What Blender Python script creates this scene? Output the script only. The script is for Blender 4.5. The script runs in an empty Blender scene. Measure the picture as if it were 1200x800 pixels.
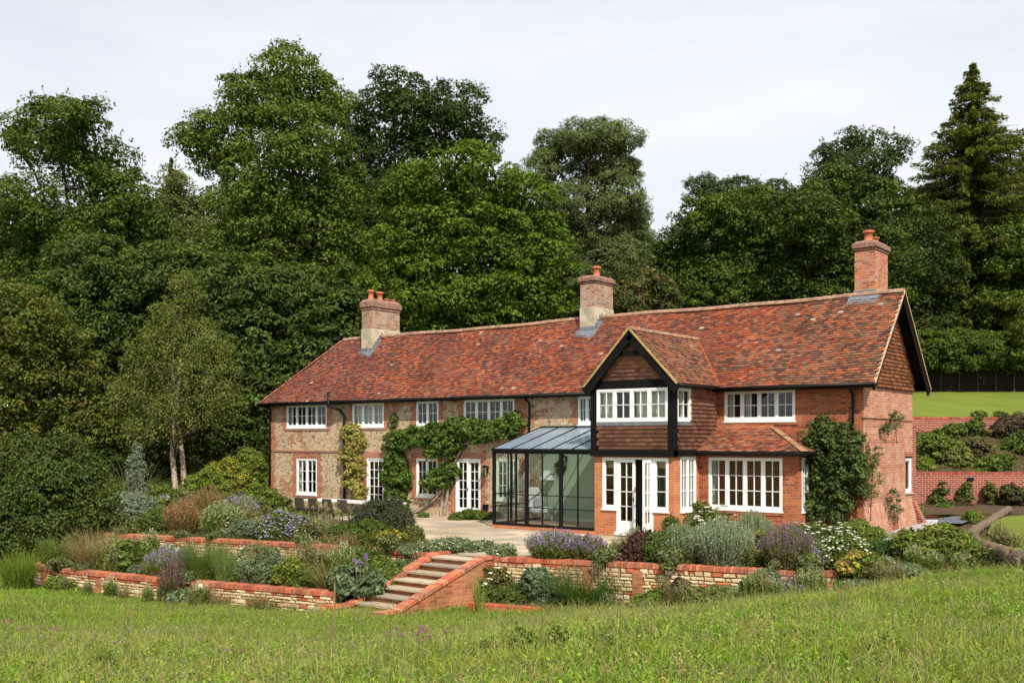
import bpy, math, random
import numpy as np
from mathutils import Vector, Matrix
R_ = math.radians
SC = bpy.context.scene
# ------------------------------------------------------------------ camera
CAM = np.array([10.12, -28.82, 2.8])
FW = np.array([-.6187, .7856, 0.]); RT = np.array([.7856, .6187, 0.]); UP = np.array([0, 0, 1.])
cd = bpy.data.cameras.new('camera'); cam = bpy.data.objects.new('camera', cd); SC.collection.objects.link(cam)
cd.sensor_width = 36; cd.lens = 36.15; cd.shift_y = .0958; cd.clip_end = 2000; cd.clip_start = .1
cam.location = CAM; cam.rotation_euler = (R_(90), 0, math.asin(.6187)); SC.camera = cam
# ------------------------------------------------------------------ light
SUN_EL = R_(47); sdir = np.array([.80, -.60]); SUN_AZ = math.atan2(sdir[0], sdir[1])   # clockwise from +y
w = bpy.data.worlds.new('World'); SC.world = w; w.use_nodes = True
nt = w.node_tree; nt.nodes.clear()
o_ = nt.nodes.new('ShaderNodeOutputWorld'); bg = nt.nodes.new('ShaderNodeBackground')
sky = nt.nodes.new('ShaderNodeTexSky'); sky.sky_type = 'NISHITA'; sky.sun_disc = False
sky.sun_elevation = SUN_EL; sky.sun_rotation = SUN_AZ; sky.air_density = 1.0; sky.dust_density = 1.5
tc = nt.nodes.new('ShaderNodeTexCoord'); mp = nt.nodes.new('ShaderNodeMapping'); mp.inputs['Scale'].default_value = (1, 1, 4)
nz = nt.nodes.new('ShaderNodeTexNoise'); nz.inputs['Scale'].default_value = 1.6; nz.inputs['Detail'].default_value = 6; nz.inputs['Roughness'].default_value = .62
rp = nt.nodes.new('ShaderNodeMapRange'); rp.inputs[1].default_value = .3; rp.inputs[2].default_value = .7; rp.inputs[3].default_value = .72; rp.inputs[4].default_value = .98
mx = nt.nodes.new('ShaderNodeMix'); mx.data_type = 'RGBA'
mx.inputs['B'].default_value = (8.9, 9.25, 9.65, 1)      # thin high cloud veil
nt.links.new(tc.outputs['Generated'], mp.inputs[0]); nt.links.new(mp.outputs[0], nz.inputs['Vector'])
nt.links.new(nz.outputs['Fac'], rp.inputs[0]); nt.links.new(rp.outputs[0], mx.inputs['Factor'])
nt.links.new(sky.outputs[0], mx.inputs['A']); nt.links.new(mx.outputs['Result'], bg.inputs[0]); bg.inputs[1].default_value = .090
nt.links.new(bg.outputs[0], o_.inputs[0])
sl = bpy.data.lights.new('sun', 'SUN'); sl.energy = 5.0; sl.angle = R_(.6); sl.color = (1, .94, .84)
so = bpy.data.objects.new('sun', sl); SC.collection.objects.link(so)
sv = Vector((sdir[0]*math.cos(SUN_EL), sdir[1]*math.cos(SUN_EL), math.sin(SUN_EL)))
so.rotation_euler = sv.to_track_quat('Z', 'Y').to_euler(); so.location = (0, 0, 60)
SC.view_settings.view_transform = 'Standard'; SC.view_settings.look = 'None'; SC.view_settings.exposure = .30; SC.view_settings.gamma = 1
SC.render.engine = 'CYCLES'; SC.cycles.max_bounces = 6; SC.cycles.transparent_max_bounces = 12; SC.cycles.diffuse_bounces = 3
SC.cycles.caustics_reflective = False; SC.cycles.caustics_refractive = False

# ------------------------------------------------------------------ helpers
rng = np.random.default_rng(7); random.seed(7)
def ray(u, v): return FW + RT*(u-600)/1205. + UP*(515-v)/1205.
def at(u, v, Y): return CAM + ray(u, v)*Y
def py(u, v, y): d = ray(u, v); return CAM + d*(y-CAM[1])/d[1]
def pxx(u, v, x): d = ray(u, v); return CAM + d*(x-CAM[0])/d[0]
def pz(u, v, z): d = ray(u, v); return CAM + d*(z-CAM[2])/d[2]
def depth(p): return float((np.asarray(p)[:3]-CAM) @ FW)
def XY(X, Y): return (CAM + RT*X + FW*Y)[:2]
def empty(name, loc=(0, 0, 0)):
    o = bpy.data.objects.new(name, None); SC.collection.objects.link(o); o.location = tuple(float(a) for a in loc); o.empty_display_size = .3; return o
def tag(o, label=None, cat=None, group=None, kind=None):
    if label: o['label'] = label
    if cat: o['category'] = cat
    if group: o['group'] = group
    if kind: o['kind'] = kind
    return o
def root_loc(o):
    s = np.zeros(3)
    while o is not None: s += np.array(o.location); o = o.parent
    return s
def link(name, me, parent=None):
    o = bpy.data.objects.new(name, me); SC.collection.objects.link(o)
    if parent is not None: o.parent = parent
    return o
def np_mesh(name, V, Fq, col=None, mat=None, parent=None, smooth=False, normals=None):
    """V (n,3), Fq (m,k) all faces with k corners"""
    V = np.asarray(V, np.float32); Fq = np.asarray(Fq, np.int32); k = Fq.shape[1]
    off = root_loc(parent)
    me = bpy.data.meshes.new(name)
    me.vertices.add(len(V)); me.vertices.foreach_set('co', (V-off.astype(np.float32)).ravel())
    me.loops.add(Fq.size); me.loops.foreach_set('vertex_index', Fq.ravel())
    me.polygons.add(len(Fq)); me.polygons.foreach_set('loop_start', np.arange(0, Fq.size, k, dtype=np.int32))
    if smooth: me.polygons.foreach_set('use_smooth', np.ones(len(Fq), bool))
    me.update(calc_edges=True)
    if col is not None:
        a = me.color_attributes.new('col', 'FLOAT_COLOR', 'POINT')
        c = np.ones((len(V), 4), np.float32); c[:, :3] = col; a.data.foreach_set('color', c.ravel())
    if mat: me.materials.append(mat)
    return link(name, me, parent)
class MB:
    def __init__(s): s.V = []; s.F = []; s.C = []; s.UV = []; s.M = None
    def frame(s, o, u, d):   # local frame: u along, d outward, z up
        s.M = (np.array(o, float), np.array(u, float), np.array(d, float)); return s
    def T(s, p):
        if s.M is None: return np.array(p, float)
        return s.M[0] + s.M[1]*p[0] + s.M[2]*p[1] + UP*p[2]
    def add(s, vs, fs, col=(1, 1, 1), uv=None):
        n = len(s.V); s.V += [s.T(v) for v in vs]; s.C += [col]*len(vs)
        for f in fs: s.F.append(tuple(n+i for i in f)); s.UV.append(uv)
    def box(s, x0, x1, y0, y1, z0, z1, col=(1, 1, 1), jit=0, uv=None):
        vs = [(x, y, z) for z in (z0, z1) for x, y in ((x0, y0), (x1, y0), (x1, y1), (x0, y1))]
        if jit: vs = [tuple(c+random.uniform(-jit, jit) for c in v) for v in vs]
        s.add(vs, [(3, 2, 1, 0), (4, 5, 6, 7), (0, 1, 5, 4), (1, 2, 6, 5), (2, 3, 7, 6), (3, 0, 4, 7)], col, uv)
    def beam(s, a, b, w, h, col=(1, 1, 1), up=(0, 0, 1)):   # box along a->b (frame-less)
        a = s.T(a); b = s.T(b); M = s.M; s.M = None
        t = (b-a)/np.linalg.norm(b-a); up = np.array(up, float); sd = np.cross(t, up); sd /= np.linalg.norm(sd); u = np.cross(sd, t)
        vs = [p + sd*i*w/2 + u*j*h/2 for p in (a, b) for i, j in ((-1, -1), (1, -1), (1, 1), (-1, 1))]
        s.add(vs, [(0, 1, 2, 3), (7, 6, 5, 4), (0, 4, 5, 1), (1, 5, 6, 2), (2, 6, 7, 3), (3, 7, 4, 0)], col); s.M = M
    def poly(s, pts, col=(1, 1, 1)): s.add(pts, [tuple(range(len(pts)))], col)
    def tube(s, pts, rad, n=6, col=(1, 1, 1), cap=True):
        pts = [np.array(s.T(p)) for p in pts]; M = s.M; s.M = None
        if not hasattr(rad, '__len__'): rad = [rad]*len(pts)
        base = len(s.V); ref = np.array([.31, .17, .93])
        for i, p in enumerate(pts):
            t = pts[min(i+1, len(pts)-1)]-pts[max(i-1, 0)]; t = t/(np.linalg.norm(t)+1e-9)
            a = np.cross(t, ref)
            if np.linalg.norm(a) < .1: a = np.cross(t, [1, 0, 0])
            a /= np.linalg.norm(a); b = np.cross(t, a)
            for k in range(n):
                th = 2*math.pi*k/n; s.V.append(p+(a*math.cos(th)+b*math.sin(th))*rad[i]); s.C.append(col)
        for i in range(len(pts)-1):
            for k in range(n):
                k2 = (k+1) % n; s.F.append((base+i*n+k, base+i*n+k2, base+(i+1)*n+k2, base+(i+1)*n+k)); s.UV.append(None)
        if cap:
            s.F.append(tuple(base+k for k in range(n-1, -1, -1))); s.F.append(tuple(base+(len(pts)-1)*n+k for k in range(n))); s.UV += [None, None]
        s.M = M
    def lathe(s, c, prof, n=12, col=(1, 1, 1)):  # prof [(r,z)]
        base = len(s.V); c = s.T(c)
        for r, z in prof:
            for k in range(n):
                th = 2*math.pi*k/n; s.V.append(c+np.array([r*math.cos(th), r*math.sin(th), z])); s.C.append(col)
        for i in range(len(prof)-1):
            for k in range(n):
                k2 = (k+1) % n; s.F.append((base+i*n+k, base+i*n+k2, base+(i+1)*n+k2, base+(i+1)*n+k)); s.UV.append(None)
        s.F.append(tuple(base+k for k in range(n-1, -1, -1))); s.F.append(tuple(base+(len(prof)-1)*n+k for k in range(n))); s.UV += [None, None]
    def build(s, name, mat, parent=None, smooth=False, bevel=0):
        off = root_loc(parent); V = np.array(s.V)
        me = bpy.data.meshes.new(name); me.from_pydata((V-off).tolist(), [], s.F)
        uvl = me.uv_layers.new(name='UVMap'); nL = len(me.loops)
        vi = np.empty(nL, np.int32); me.loops.foreach_get('vertex_index', vi)
        nP = len(me.polygons); nor = np.empty(nP*3, np.float32); me.polygons.foreach_get('normal', nor); nor = nor.reshape(-1, 3)
        lt = np.array([len(f) for f in s.F]); nl = np.repeat(nor, lt, axis=0); P = V[vi]
        hz = np.abs(nl[:, 2]) > .75
        h = np.hypot(nl[:, 0], nl[:, 1])+1e-9; tx = -nl[:, 1]/h; ty = nl[:, 0]/h
        # snap near-axis tangent so that brick courses run on
        U = P[:, 0]*tx+P[:, 1]*ty; W = P[:, 2]/np.maximum(np.sqrt(1-np.minimum(nl[:, 2]**2, .999)), .2)
        uv = np.stack([np.where(hz, P[:, 0], U), np.where(hz, P[:, 1], W)], 1)
        uvl.data.foreach_set('uv', uv.astype(np.float32).ravel())
        a = me.color_attributes.new('col', 'FLOAT_COLOR', 'POINT'); c = np.ones((len(V), 4), np.float32); c[:, :3] = np.array(s.C); a.data.foreach_set('color', c.ravel())
        if smooth: me.polygons.foreach_set('use_smooth', np.ones(nP, bool))
        if mat: me.materials.append(mat)
        o = link(name, me, parent)
        if bevel:
            m = o.modifiers.new('bevel', 'BEVEL'); m.width = bevel; m.segments = 1; m.limit_method = 'ANGLE'
        return o
# ------------------------------------------------------------------ materials
class NT:
    def __init__(s, name):
        s.m = bpy.data.materials.new(name); s.m.use_nodes = True; s.t = s.m.node_tree; s.b = s.t.nodes['Principled BSDF']; s.out = s.t.nodes['Material Output']
    def n(s, typ, **kw):
        x = s.t.nodes.new('ShaderNode'+typ)
        for k, v in kw.items():
            if k.startswith('i_'):
                key = k[2:]; x.inputs[int(key) if key.isdigit() else key].default_value = v
            else: setattr(x, k, v)
        return x
    def l(s, a, b): s.t.links.new(a, b)
    def ramp(s, fac, stops, const=False):
        r = s.n('ValToRGB'); cr = r.color_ramp
        if const: cr.interpolation = 'CONSTANT'
        while len(cr.elements) < len(stops): cr.elements.new(.5)
        for e, (p, c) in zip(cr.elements, stops): e.position = p; e.color = (*c, 1)
        s.l(fac, r.inputs[0]); return r.outputs[0]
    def mix(s, fac, a, b, mode='MIX'):
        x = s.n('Mix', data_type='RGBA', blend_type=mode)
        for v, k in ((fac, 'Factor'), (a, 'A'), (b, 'B')):
            if hasattr(v, 'links'): s.l(v, x.inputs[k] if k != 'Factor' else x.inputs[0])
            else: (x.inputs[0] if k == 'Factor' else x.inputs[k]).default_value = v if k == 'Factor' else (*v, 1)
        return x.outputs['Result']
    def noise(s, vec, scale, detail=4, rough=.55):
        x = s.n('TexNoise', i_Scale=scale, i_Detail=detail, i_Roughness=rough)
        if vec is not None: s.l(vec, x.inputs['Vector'])
        return x.outputs['Fac']
    def rng(s, v, a, b, c=0, d=1):
        x = s.n('MapRange', i_1=a, i_2=b, i_3=c, i_4=d); s.l(v, x.inputs[0]); return x.outputs[0]
    def math(s, op, a, b=None):
        x = s.n('Math', operation=op)
        for i, v in enumerate((a, b)):
            if v is None: continue
            if hasattr(v, 'links'): s.l(v, x.inputs[i])
            else: x.inputs[i].default_value = v
        return x.outputs[0]
    def bump(s, h, dist=.01, strength=.6):
        x = s.n('Bump', i_Distance=dist, i_Strength=strength); s.l(h, x.inputs['Height']); s.l(x.outputs[0], s.b.inputs['Normal'])
def geo_pos(t): return t.n('NewGeometry').outputs['Position']
def simple(name, col, rough=.6, var=.15, scale=8, metal=0, attr=False, spec=.5):
    t = NT(name); p = geo_pos(t); f = t.noise(p, scale)
    c = t.mix(t.rng(f, .3, .7), tuple(x*(1-var) for x in col), tuple(min(1, x*(1+var)) for x in col))
    if attr: c = t.mix(1., c, t.n('VertexColor', layer_name='col').outputs[0], 'MULTIPLY')
    t.l(c, t.b.inputs['Base Color']); t.b.inputs['Roughness'].default_value = rough; t.b.inputs['Metallic'].default_value = metal
    t.b.inputs['Specular IOR Level'].default_value = spec
    t.bump(t.noise(p, scale*6), .004, .4); return t.m
def colmat(name, rough=.8, nscale=30, var=.25, bump=.004, stain=None):
    t = NT(name); p = geo_pos(t); vc = t.n('VertexColor', layer_name='col').outputs[0]
    f = t.rng(t.noise(p, nscale, 5, .7), .25, .75)
    c = t.mix(1., vc, t.mix(f, (1-var,)*3, (1+var,)*3), 'MULTIPLY')
    if stain: c = t.mix(t.rng(t.noise(p, stain[0], 6, .7), stain[1], stain[1]+.12, 0, stain[3]), c, stain[2])
    t.l(c, t.b.inputs['Base Color']); t.b.inputs['Roughness'].default_value = rough
    t.b.inputs['Specular IOR Level'].default_value = .25
    t.bump(t.noise(p, nscale*2), bump, .7); return t.m
def brickmat(name, stops, mortar, wash=None, patch=None, w=.225, h=.075, ms=.009, dirt=None):
    t = NT(name); uv = t.n('UVMap', uv_map='UVMap').outputs[0]; p = geo_pos(t)
    # slight waviness of the courses
    wn = t.n('TexNoise', i_Scale=1.3, i_Detail=2); t.l(p, wn.inputs['Vector'])
    wv = t.n('VectorMath', operation='SCALE'); t.l(wn.outputs['Color'], wv.inputs[0]); wv.inputs['Scale'].default_value = .03
    ad = t.n('VectorMath', operation='ADD'); t.l(uv, ad.inputs[0]); t.l(wv.outputs[0], ad.inputs[1])
    br = t.n('TexBrick', i_Scale=1.0, offset=.5)
    br.inputs['Color1'].default_value = (0, 0, 0, 1); br.inputs['Color2'].default_value = (1, 1, 1, 1); br.inputs['Mortar'].default_value = (.5, .5, .5, 1)
    br.inputs['Mortar Size'].default_value = ms; br.inputs['Mortar Smooth'].default_value = .3; br.inputs['Brick Width'].default_value = w; br.inputs['Row Height'].default_value = h
    t.l(ad.outputs[0], br.inputs['Vector'])
    base = t.ramp(br.outputs['Color'], stops)
    fine = t.rng(t.noise(p, 45, 4, .7), .3, .7)
    base = t.mix(1., base, t.mix(fine, (.8, .8, .8), (1.18, 1.15, 1.12)), 'MULTIPLY')
    col = t.mix(br.outputs['Fac'], base, mortar)
    if patch: col = t.mix(t.rng(t.noise(p, patch[0], 4, .6), patch[1], patch[1]+.1, 0, patch[3]), col, patch[2])
    if wash: col = t.mix(t.rng(t.noise(p, 1.1, 5, .65), .42, .68, 0, wash[1]), col, wash[0])
    if dirt:
        sp = t.n('SeparateXYZ'); t.l(p, sp.inputs[0])
        d = t.math('MULTIPLY', t.rng(t.noise(p, 2.5, 5, .7), .4, .65), dirt[1]); col = t.mix(d, col, dirt[0])
    t.l(col, t.b.inputs['Base Color']); t.b.inputs['Roughness'].default_value = .9; t.b.inputs['Specular IOR Level'].default_value = .2
    hh = t.math('ADD', t.math('MULTIPLY', br.outputs['Fac'], -1.), t.math('MULTIPLY', fine, .4)); t.bump(hh, .008, .8); return t.m
M = {}
M['brick_orange'] = brickmat('brick_orange', [(0, (.16, .035, .02)), (.22, (.40, .085, .03)), (.55, (.50, .13, .045)), (.8, (.40, .10, .04)), (1, (.24, .08, .06))], (.38, .24, .14), wash=((.46, .24, .14), .28), dirt=((.13, .045, .025), .5))
M['brick_bay'] = brickmat('brick_bay', [(0, (.42, .10, .035)), (.4, (.56, .16, .05)), (.8, (.50, .17, .07)), (1, (.36, .12, .06))], (.46, .30, .18), wash=((.52, .30, .18), .4), dirt=((.28, .10, .05), .4))
M['brick_pale'] = brickmat('brick_pale', [(0, (.34, .10, .06)), (.3, (.45, .17, .10)), (.6, (.50, .24, .15)), (1, (.38, .16, .11))], (.52, .40, .30), wash=((.55, .36, .24), .5), dirt=((.32, .10, .05), .55))
M['brick_garden'] = brickmat('brick_garden', [(0, (.15, .025, .022)), (.4, (.28, .045, .032)), (.8, (.33, .06, .04)), (1, (.22, .05, .04))], (.42, .30, .22), ms=.011)
M['brick_dark_shaded'] = brickmat('brick_dark_shaded', [(0, (.010, .008, .006)), (.5, (.020, .014, .010)), (1, (.028, .02, .014))], (.026, .022, .017))  # dark brick and mortar, darkened further to carry the shade under the hedge
M['brick_dress'] = brickmat('brick_dress', [(0, (.17, .05, .035)), (.3, (.36, .09, .045)), (.7, (.45, .13, .06)), (1, (.28, .12, .09))], (.42, .32, .22), wash=((.48, .35, .24), .3))
M['brick_step'] = brickmat('brick_step', [(0, (.28, .07, .035)), (.4, (.46, .13, .05)), (.8, (.52, .19, .08)), (1, (.34, .12, .06))], (.42, .25, .14), wash=((.46, .28, .17), .35), dirt=((.16, .07, .04), .6), ms=.008)
M['brick_stack'] = brickmat('brick_stack', [(0, (.13, .06, .05)), (.25, (.36, .13, .08)), (.6, (.42, .20, .12)), (1, (.34, .27, .20))], (.50, .43, .33), wash=((.42, .34, .24), .35), dirt=((.12, .08, .055), .5))
M['brick_stack_red'] = brickmat('brick_stack_red', [(0, (.20, .06, .04)), (.3, (.48, .11, .045)), (.7, (.52, .17, .08)), (1, (.42, .25, .18))], (.48, .32, .22), wash=((.50, .33, .24), .25), dirt=((.18, .08, .05), .3))
def rubblemat():
    t = NT('flint_rubble'); p = geo_pos(t); uv = t.n('UVMap', uv_map='UVMap').outputs[0]
    mpn = t.n('Mapping'); mpn.inputs['Scale'].default_value = (1, 1, 1.5); t.l(p, mpn.inputs[0]); q = mpn.outputs[0]
    v = t.n('TexVoronoi', i_Scale=8.5, feature='F1'); t.l(q, v.inputs['Vector'])
    e = t.n('TexVoronoi', i_Scale=8.5, feature='DISTANCE_TO_EDGE'); t.l(q, e.inputs['Vector'])
    sp = t.n('SeparateColor'); t.l(v.outputs['Color'], sp.inputs[0])
    st = t.ramp(sp.outputs[0], [(0, (.13, .09, .06)), (.14, (.36, .24, .13)), (.45, (.50, .36, .23)), (.75, (.58, .46, .32)), (1, (.34, .27, .21))])
    fine = t.rng(t.noise(p, 40, 4, .7), .3, .7); st = t.mix(1., st, t.mix(fine, (.78,)*3, (1.2,)*3), 'MULTIPLY')
    edge = t.rng(e.outputs['Distance'], .02, .10); rub = t.mix(edge, (.54, .40, .25), st)
    br = t.n('TexBrick', i_Scale=1.0); br.inputs['Color1'].default_value = (0, 0, 0, 1); br.inputs['Color2'].default_value = (1, 1, 1, 1)
    br.inputs['Mortar Size'].default_value = .010; br.inputs['Brick Width'].default_value = .225; br.inputs['Row Height'].default_value = .075; t.l(uv, br.inputs['Vector'])
    bc = t.ramp(br.outputs['Color'], [(0, (.15, .05, .035)), (.35, (.36, .10, .05)), (.7, (.40, .17, .09)), (1, (.44, .28, .17))])
    bc = t.mix(br.outputs['Fac'], bc, (.42, .32, .21))
    big = t.noise(p, .9, 3, .6); sz = t.n('SeparateXYZ'); t.l(p, sz.inputs[0])
    m = t.math('ADD', big, t.rng(sz.outputs[2], 2.2, 2.5, -.06, -.0)); m = t.rng(m, .535, .575)
    # single stray bricks in the rubble
    wn = t.rng(t.noise(uv, 5.5, 1, .5), .67, .69)
    m = t.math('MAXIMUM', m, wn)
    col = t.mix(m, rub, bc); col = t.mix(t.rng(t.noise(p, .7, 5, .7), .5, .75, 0, .4), col, (.46, .36, .25))
    t.l(col, t.b.inputs['Base Color']); t.b.inputs['Roughness'].default_value = .95; t.b.inputs['Specular IOR Level'].default_value = .2
    hh = t.math('ADD', t.math('MULTIPLY', edge, t.math('SUBTRACT', 1., m)), t.math('MULTIPLY', fine, .4)); t.bump(hh, .015, .8); return t.m
M['rubble'] = rubblemat()
M['tile'] = colmat('clay_tile', .85, 30, .34, .005, stain=(2.2, .56, (.16, .12, .075), .55))
M['tile_hang'] = colmat('hung_clay_tile', .85, 22, .2, .003)
M['ridge'] = simple('ridge_tile', (.28, .16, .10), .9, .4, 6)
M['white'] = simple('white_paint', (.80, .80, .78), .35, .04, 3)
M['black'] = simple('black_painted_timber', (.006, .0055, .005), .7, .2, 5, spec=.12)
M['black_metal'] = simple('black_metal', (.007, .007, .0075), .45, .1, 5, spec=.2)
M['lead'] = simple('lead', (.17, .19, .21), .45, .2, 5, metal=.3)
M['render'] = simple('stack_render', (.42, .36, .25), .95, .3, 3)
M['terracotta'] = simple('terracotta', (.45, .13, .06), .7, .2, 10)
M['ochre'] = simple('ochre_barge_edge', (.42, .28, .09), .6, .15, 8)
M['cement'] = simple('verge_mortar', (.50, .36, .22), .9, .2, 8)
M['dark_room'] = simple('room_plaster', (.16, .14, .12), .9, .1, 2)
M['curtain'] = simple('curtain_cloth', (.62, .62, .48), .9, .08, 6)
M['blind'] = simple('blind_cloth', (.50, .38, .22), .9, .08, 6)
M['green_wall'] = simple('pale_green_plaster', (.40, .50, .36), .8, .04, 2)
M['cream_paint'] = simple('cream_paint', (.70, .72, .62), .5, .04, 3)
M['wood'] = simple('oak_wood', (.28, .11, .045), .5, .25, 9)
M['wicker'] = simple('dark_wicker', (.055, .040, .032), .7, .3, 30)
M['marble'] = simple('pale_table_top', (.66, .64, .60), .35, .08, 5)
M['linen'] = simple('white_linen', (.74, .72, .66), .9, .05, 8)
M['bark'] = simple('tree_bark', (.075, .055, .040), .95, .4, 4)
M['bark_pale'] = simple('birch_bark', (.36, .27, .21), .8, .55, 7)
M['bark_red'] = simple('pine_bark', (.20, .075, .040), .9, .4, 4)
M['stem'] = simple('plant_stem', (.09, .10, .03), .8, .3, 9)
M['dead_stem'] = simple('dry_stem', (.20, .14, .08), .8, .3, 9)
M['soil'] = simple('soil', (.085, .050, .030), .98, .4, 3)
M['stone'] = colmat('cream_walling_stone', .95, 18, .28, .006, stain=(2.2, .60, (.26, .15, .08), .5))
M['coping'] = colmat('coping_brick', .85, 30, .25, .003, stain=(2.4, .50, (.15, .09, .06), .6))
M['mortar'] = simple('wall_mortar', (.32, .22, .13), .95, .3, 5)
M['coir'] = simple('coir_matting', (.13, .085, .05), .98, .45, 26)
M['gravel'] = simple('gravel', (.34, .31, .29), .95, .5, 28)
M['slate'] = simple('slate_slab', (.11, .12, .135), .95, .3, 5, spec=.1)
def foliage(name, trans=.30, rough=.62, spec=.14):
    t = NT(name); vc = t.n('VertexColor', layer_name='col').outputs[0]
    t.l(vc, t.b.inputs['Base Color']); t.b.inputs['Roughness'].default_value = rough; t.b.inputs['Specular IOR Level'].default_value = spec
    tr = t.n('BsdfTranslucent'); c2 = t.mix(1., vc, (1.25, 1.35, .6), 'MULTIPLY'); t.l(c2, tr.inputs[0])
    ms = t.n('MixShader'); ms.inputs[0].default_value = trans; t.l(t.b.outputs[0], ms.inputs[1]); t.l(tr.outputs[0], ms.inputs[2]); t.l(ms.outputs[0], t.out.inputs[0]); return t.m
M['leaf'] = foliage('leaf'); M['grass'] = foliage('grass', .4, .65, .1); M['petal'] = foliage('petal', .25, .7, .1)
def glassmat(name, tint, base=.04, edge=.5, gc=(1, 1, 1)):
    t = NT(name); g = t.n('BsdfGlossy'); g.inputs['Roughness'].default_value = .02; g.inputs[0].default_value = (*gc, 1)
    tr = t.n('BsdfTransparent'); tr.inputs[0].default_value = (*tint, 1)
    lw = t.n('LayerWeight', i_Blend=.35); f = t.rng(lw.outputs['Fresnel'], 0, 1, base, edge)
    ms = t.n('MixShader'); t.l(f, ms.inputs[0]); t.l(tr.outputs[0], ms.inputs[1]); t.l(g.outputs[0], ms.inputs[2]); t.l(ms.outputs[0], t.out.inputs[0]); return t.m
M['glass'] = glassmat('window_glass', (.88, .92, .9))
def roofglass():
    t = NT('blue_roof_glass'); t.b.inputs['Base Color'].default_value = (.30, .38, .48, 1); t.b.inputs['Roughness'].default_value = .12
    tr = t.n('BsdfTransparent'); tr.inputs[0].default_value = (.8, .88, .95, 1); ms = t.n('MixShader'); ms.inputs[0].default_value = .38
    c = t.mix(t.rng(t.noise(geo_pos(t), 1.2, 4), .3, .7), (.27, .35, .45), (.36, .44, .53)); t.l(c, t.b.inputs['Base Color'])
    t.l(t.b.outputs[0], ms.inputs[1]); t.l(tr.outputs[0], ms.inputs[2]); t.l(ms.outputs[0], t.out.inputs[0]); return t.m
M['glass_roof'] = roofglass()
M['glass_clear'] = glassmat('conservatory_glass', (.93, .97, .94), .03, .4)
# ------------------------------------------------------------------ house
EZ, RZ, RY, EY = 4.38, 7.18, 2.2, -.35; SL = (RZ-EZ)/(RY-EY); XL, DEP = -26.03, 4.4; XV = .45
GZ = -.12
house = tag(empty('farmhouse', (-13, 0, GZ)), 'long brick and flint farmhouse with red clay tile roof and three chimneys', 'house')
def wall(frame, W, z0, z1, holes, rev=.13, mb=None):
    """vertical wall in local frame with openings; holes (u0,u1,z0,z1)"""
    m = mb or MB(); m.frame(*frame)
    us = sorted({0., W, *[h[0] for h in holes], *[h[1] for h in holes]}); zs = sorted({z0, z1, *[h[2] for h in holes], *[h[3] for h in holes]})
    for a, b in zip(us, us[1:]):
        for c, d in zip(zs, zs[1:]):
            um, zm = (a+b)/2, (c+d)/2
            if any(h[0] < um < h[1] and h[2] < zm < h[3] for h in holes): continue
            m.add([(a, 0, c), (b, 0, c), (b, 0, d), (a, 0, d)], [(0, 1, 2, 3)])
    for a, b, c, d in holes:
        m.add([(a, 0, c), (a, 0, d), (a, -rev, d), (a, -rev, c)], [(0, 1, 2, 3)]); m.add([(b, 0, c), (b, -rev, c), (b, -rev, d), (b, 0, d)], [(0, 1, 2, 3)])
        m.add([(a, 0, d), (b, 0, d), (b, -rev, d), (a, -rev, d)], [(0, 1, 2, 3)]); m.add([(a, 0, c), (a, -rev, c), (b, -rev, c), (b, 0, c)], [(0, 1, 2, 3)])
    return m
FR = lambda x, y=0.: ((x, y, 0), (1, 0, 0), (0, -1, 0))      # faces the camera side (-y)
SD = lambda x, y: ((x, y, 0), (0, 1, 0), (1, 0, 0))          # faces +x
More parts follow.
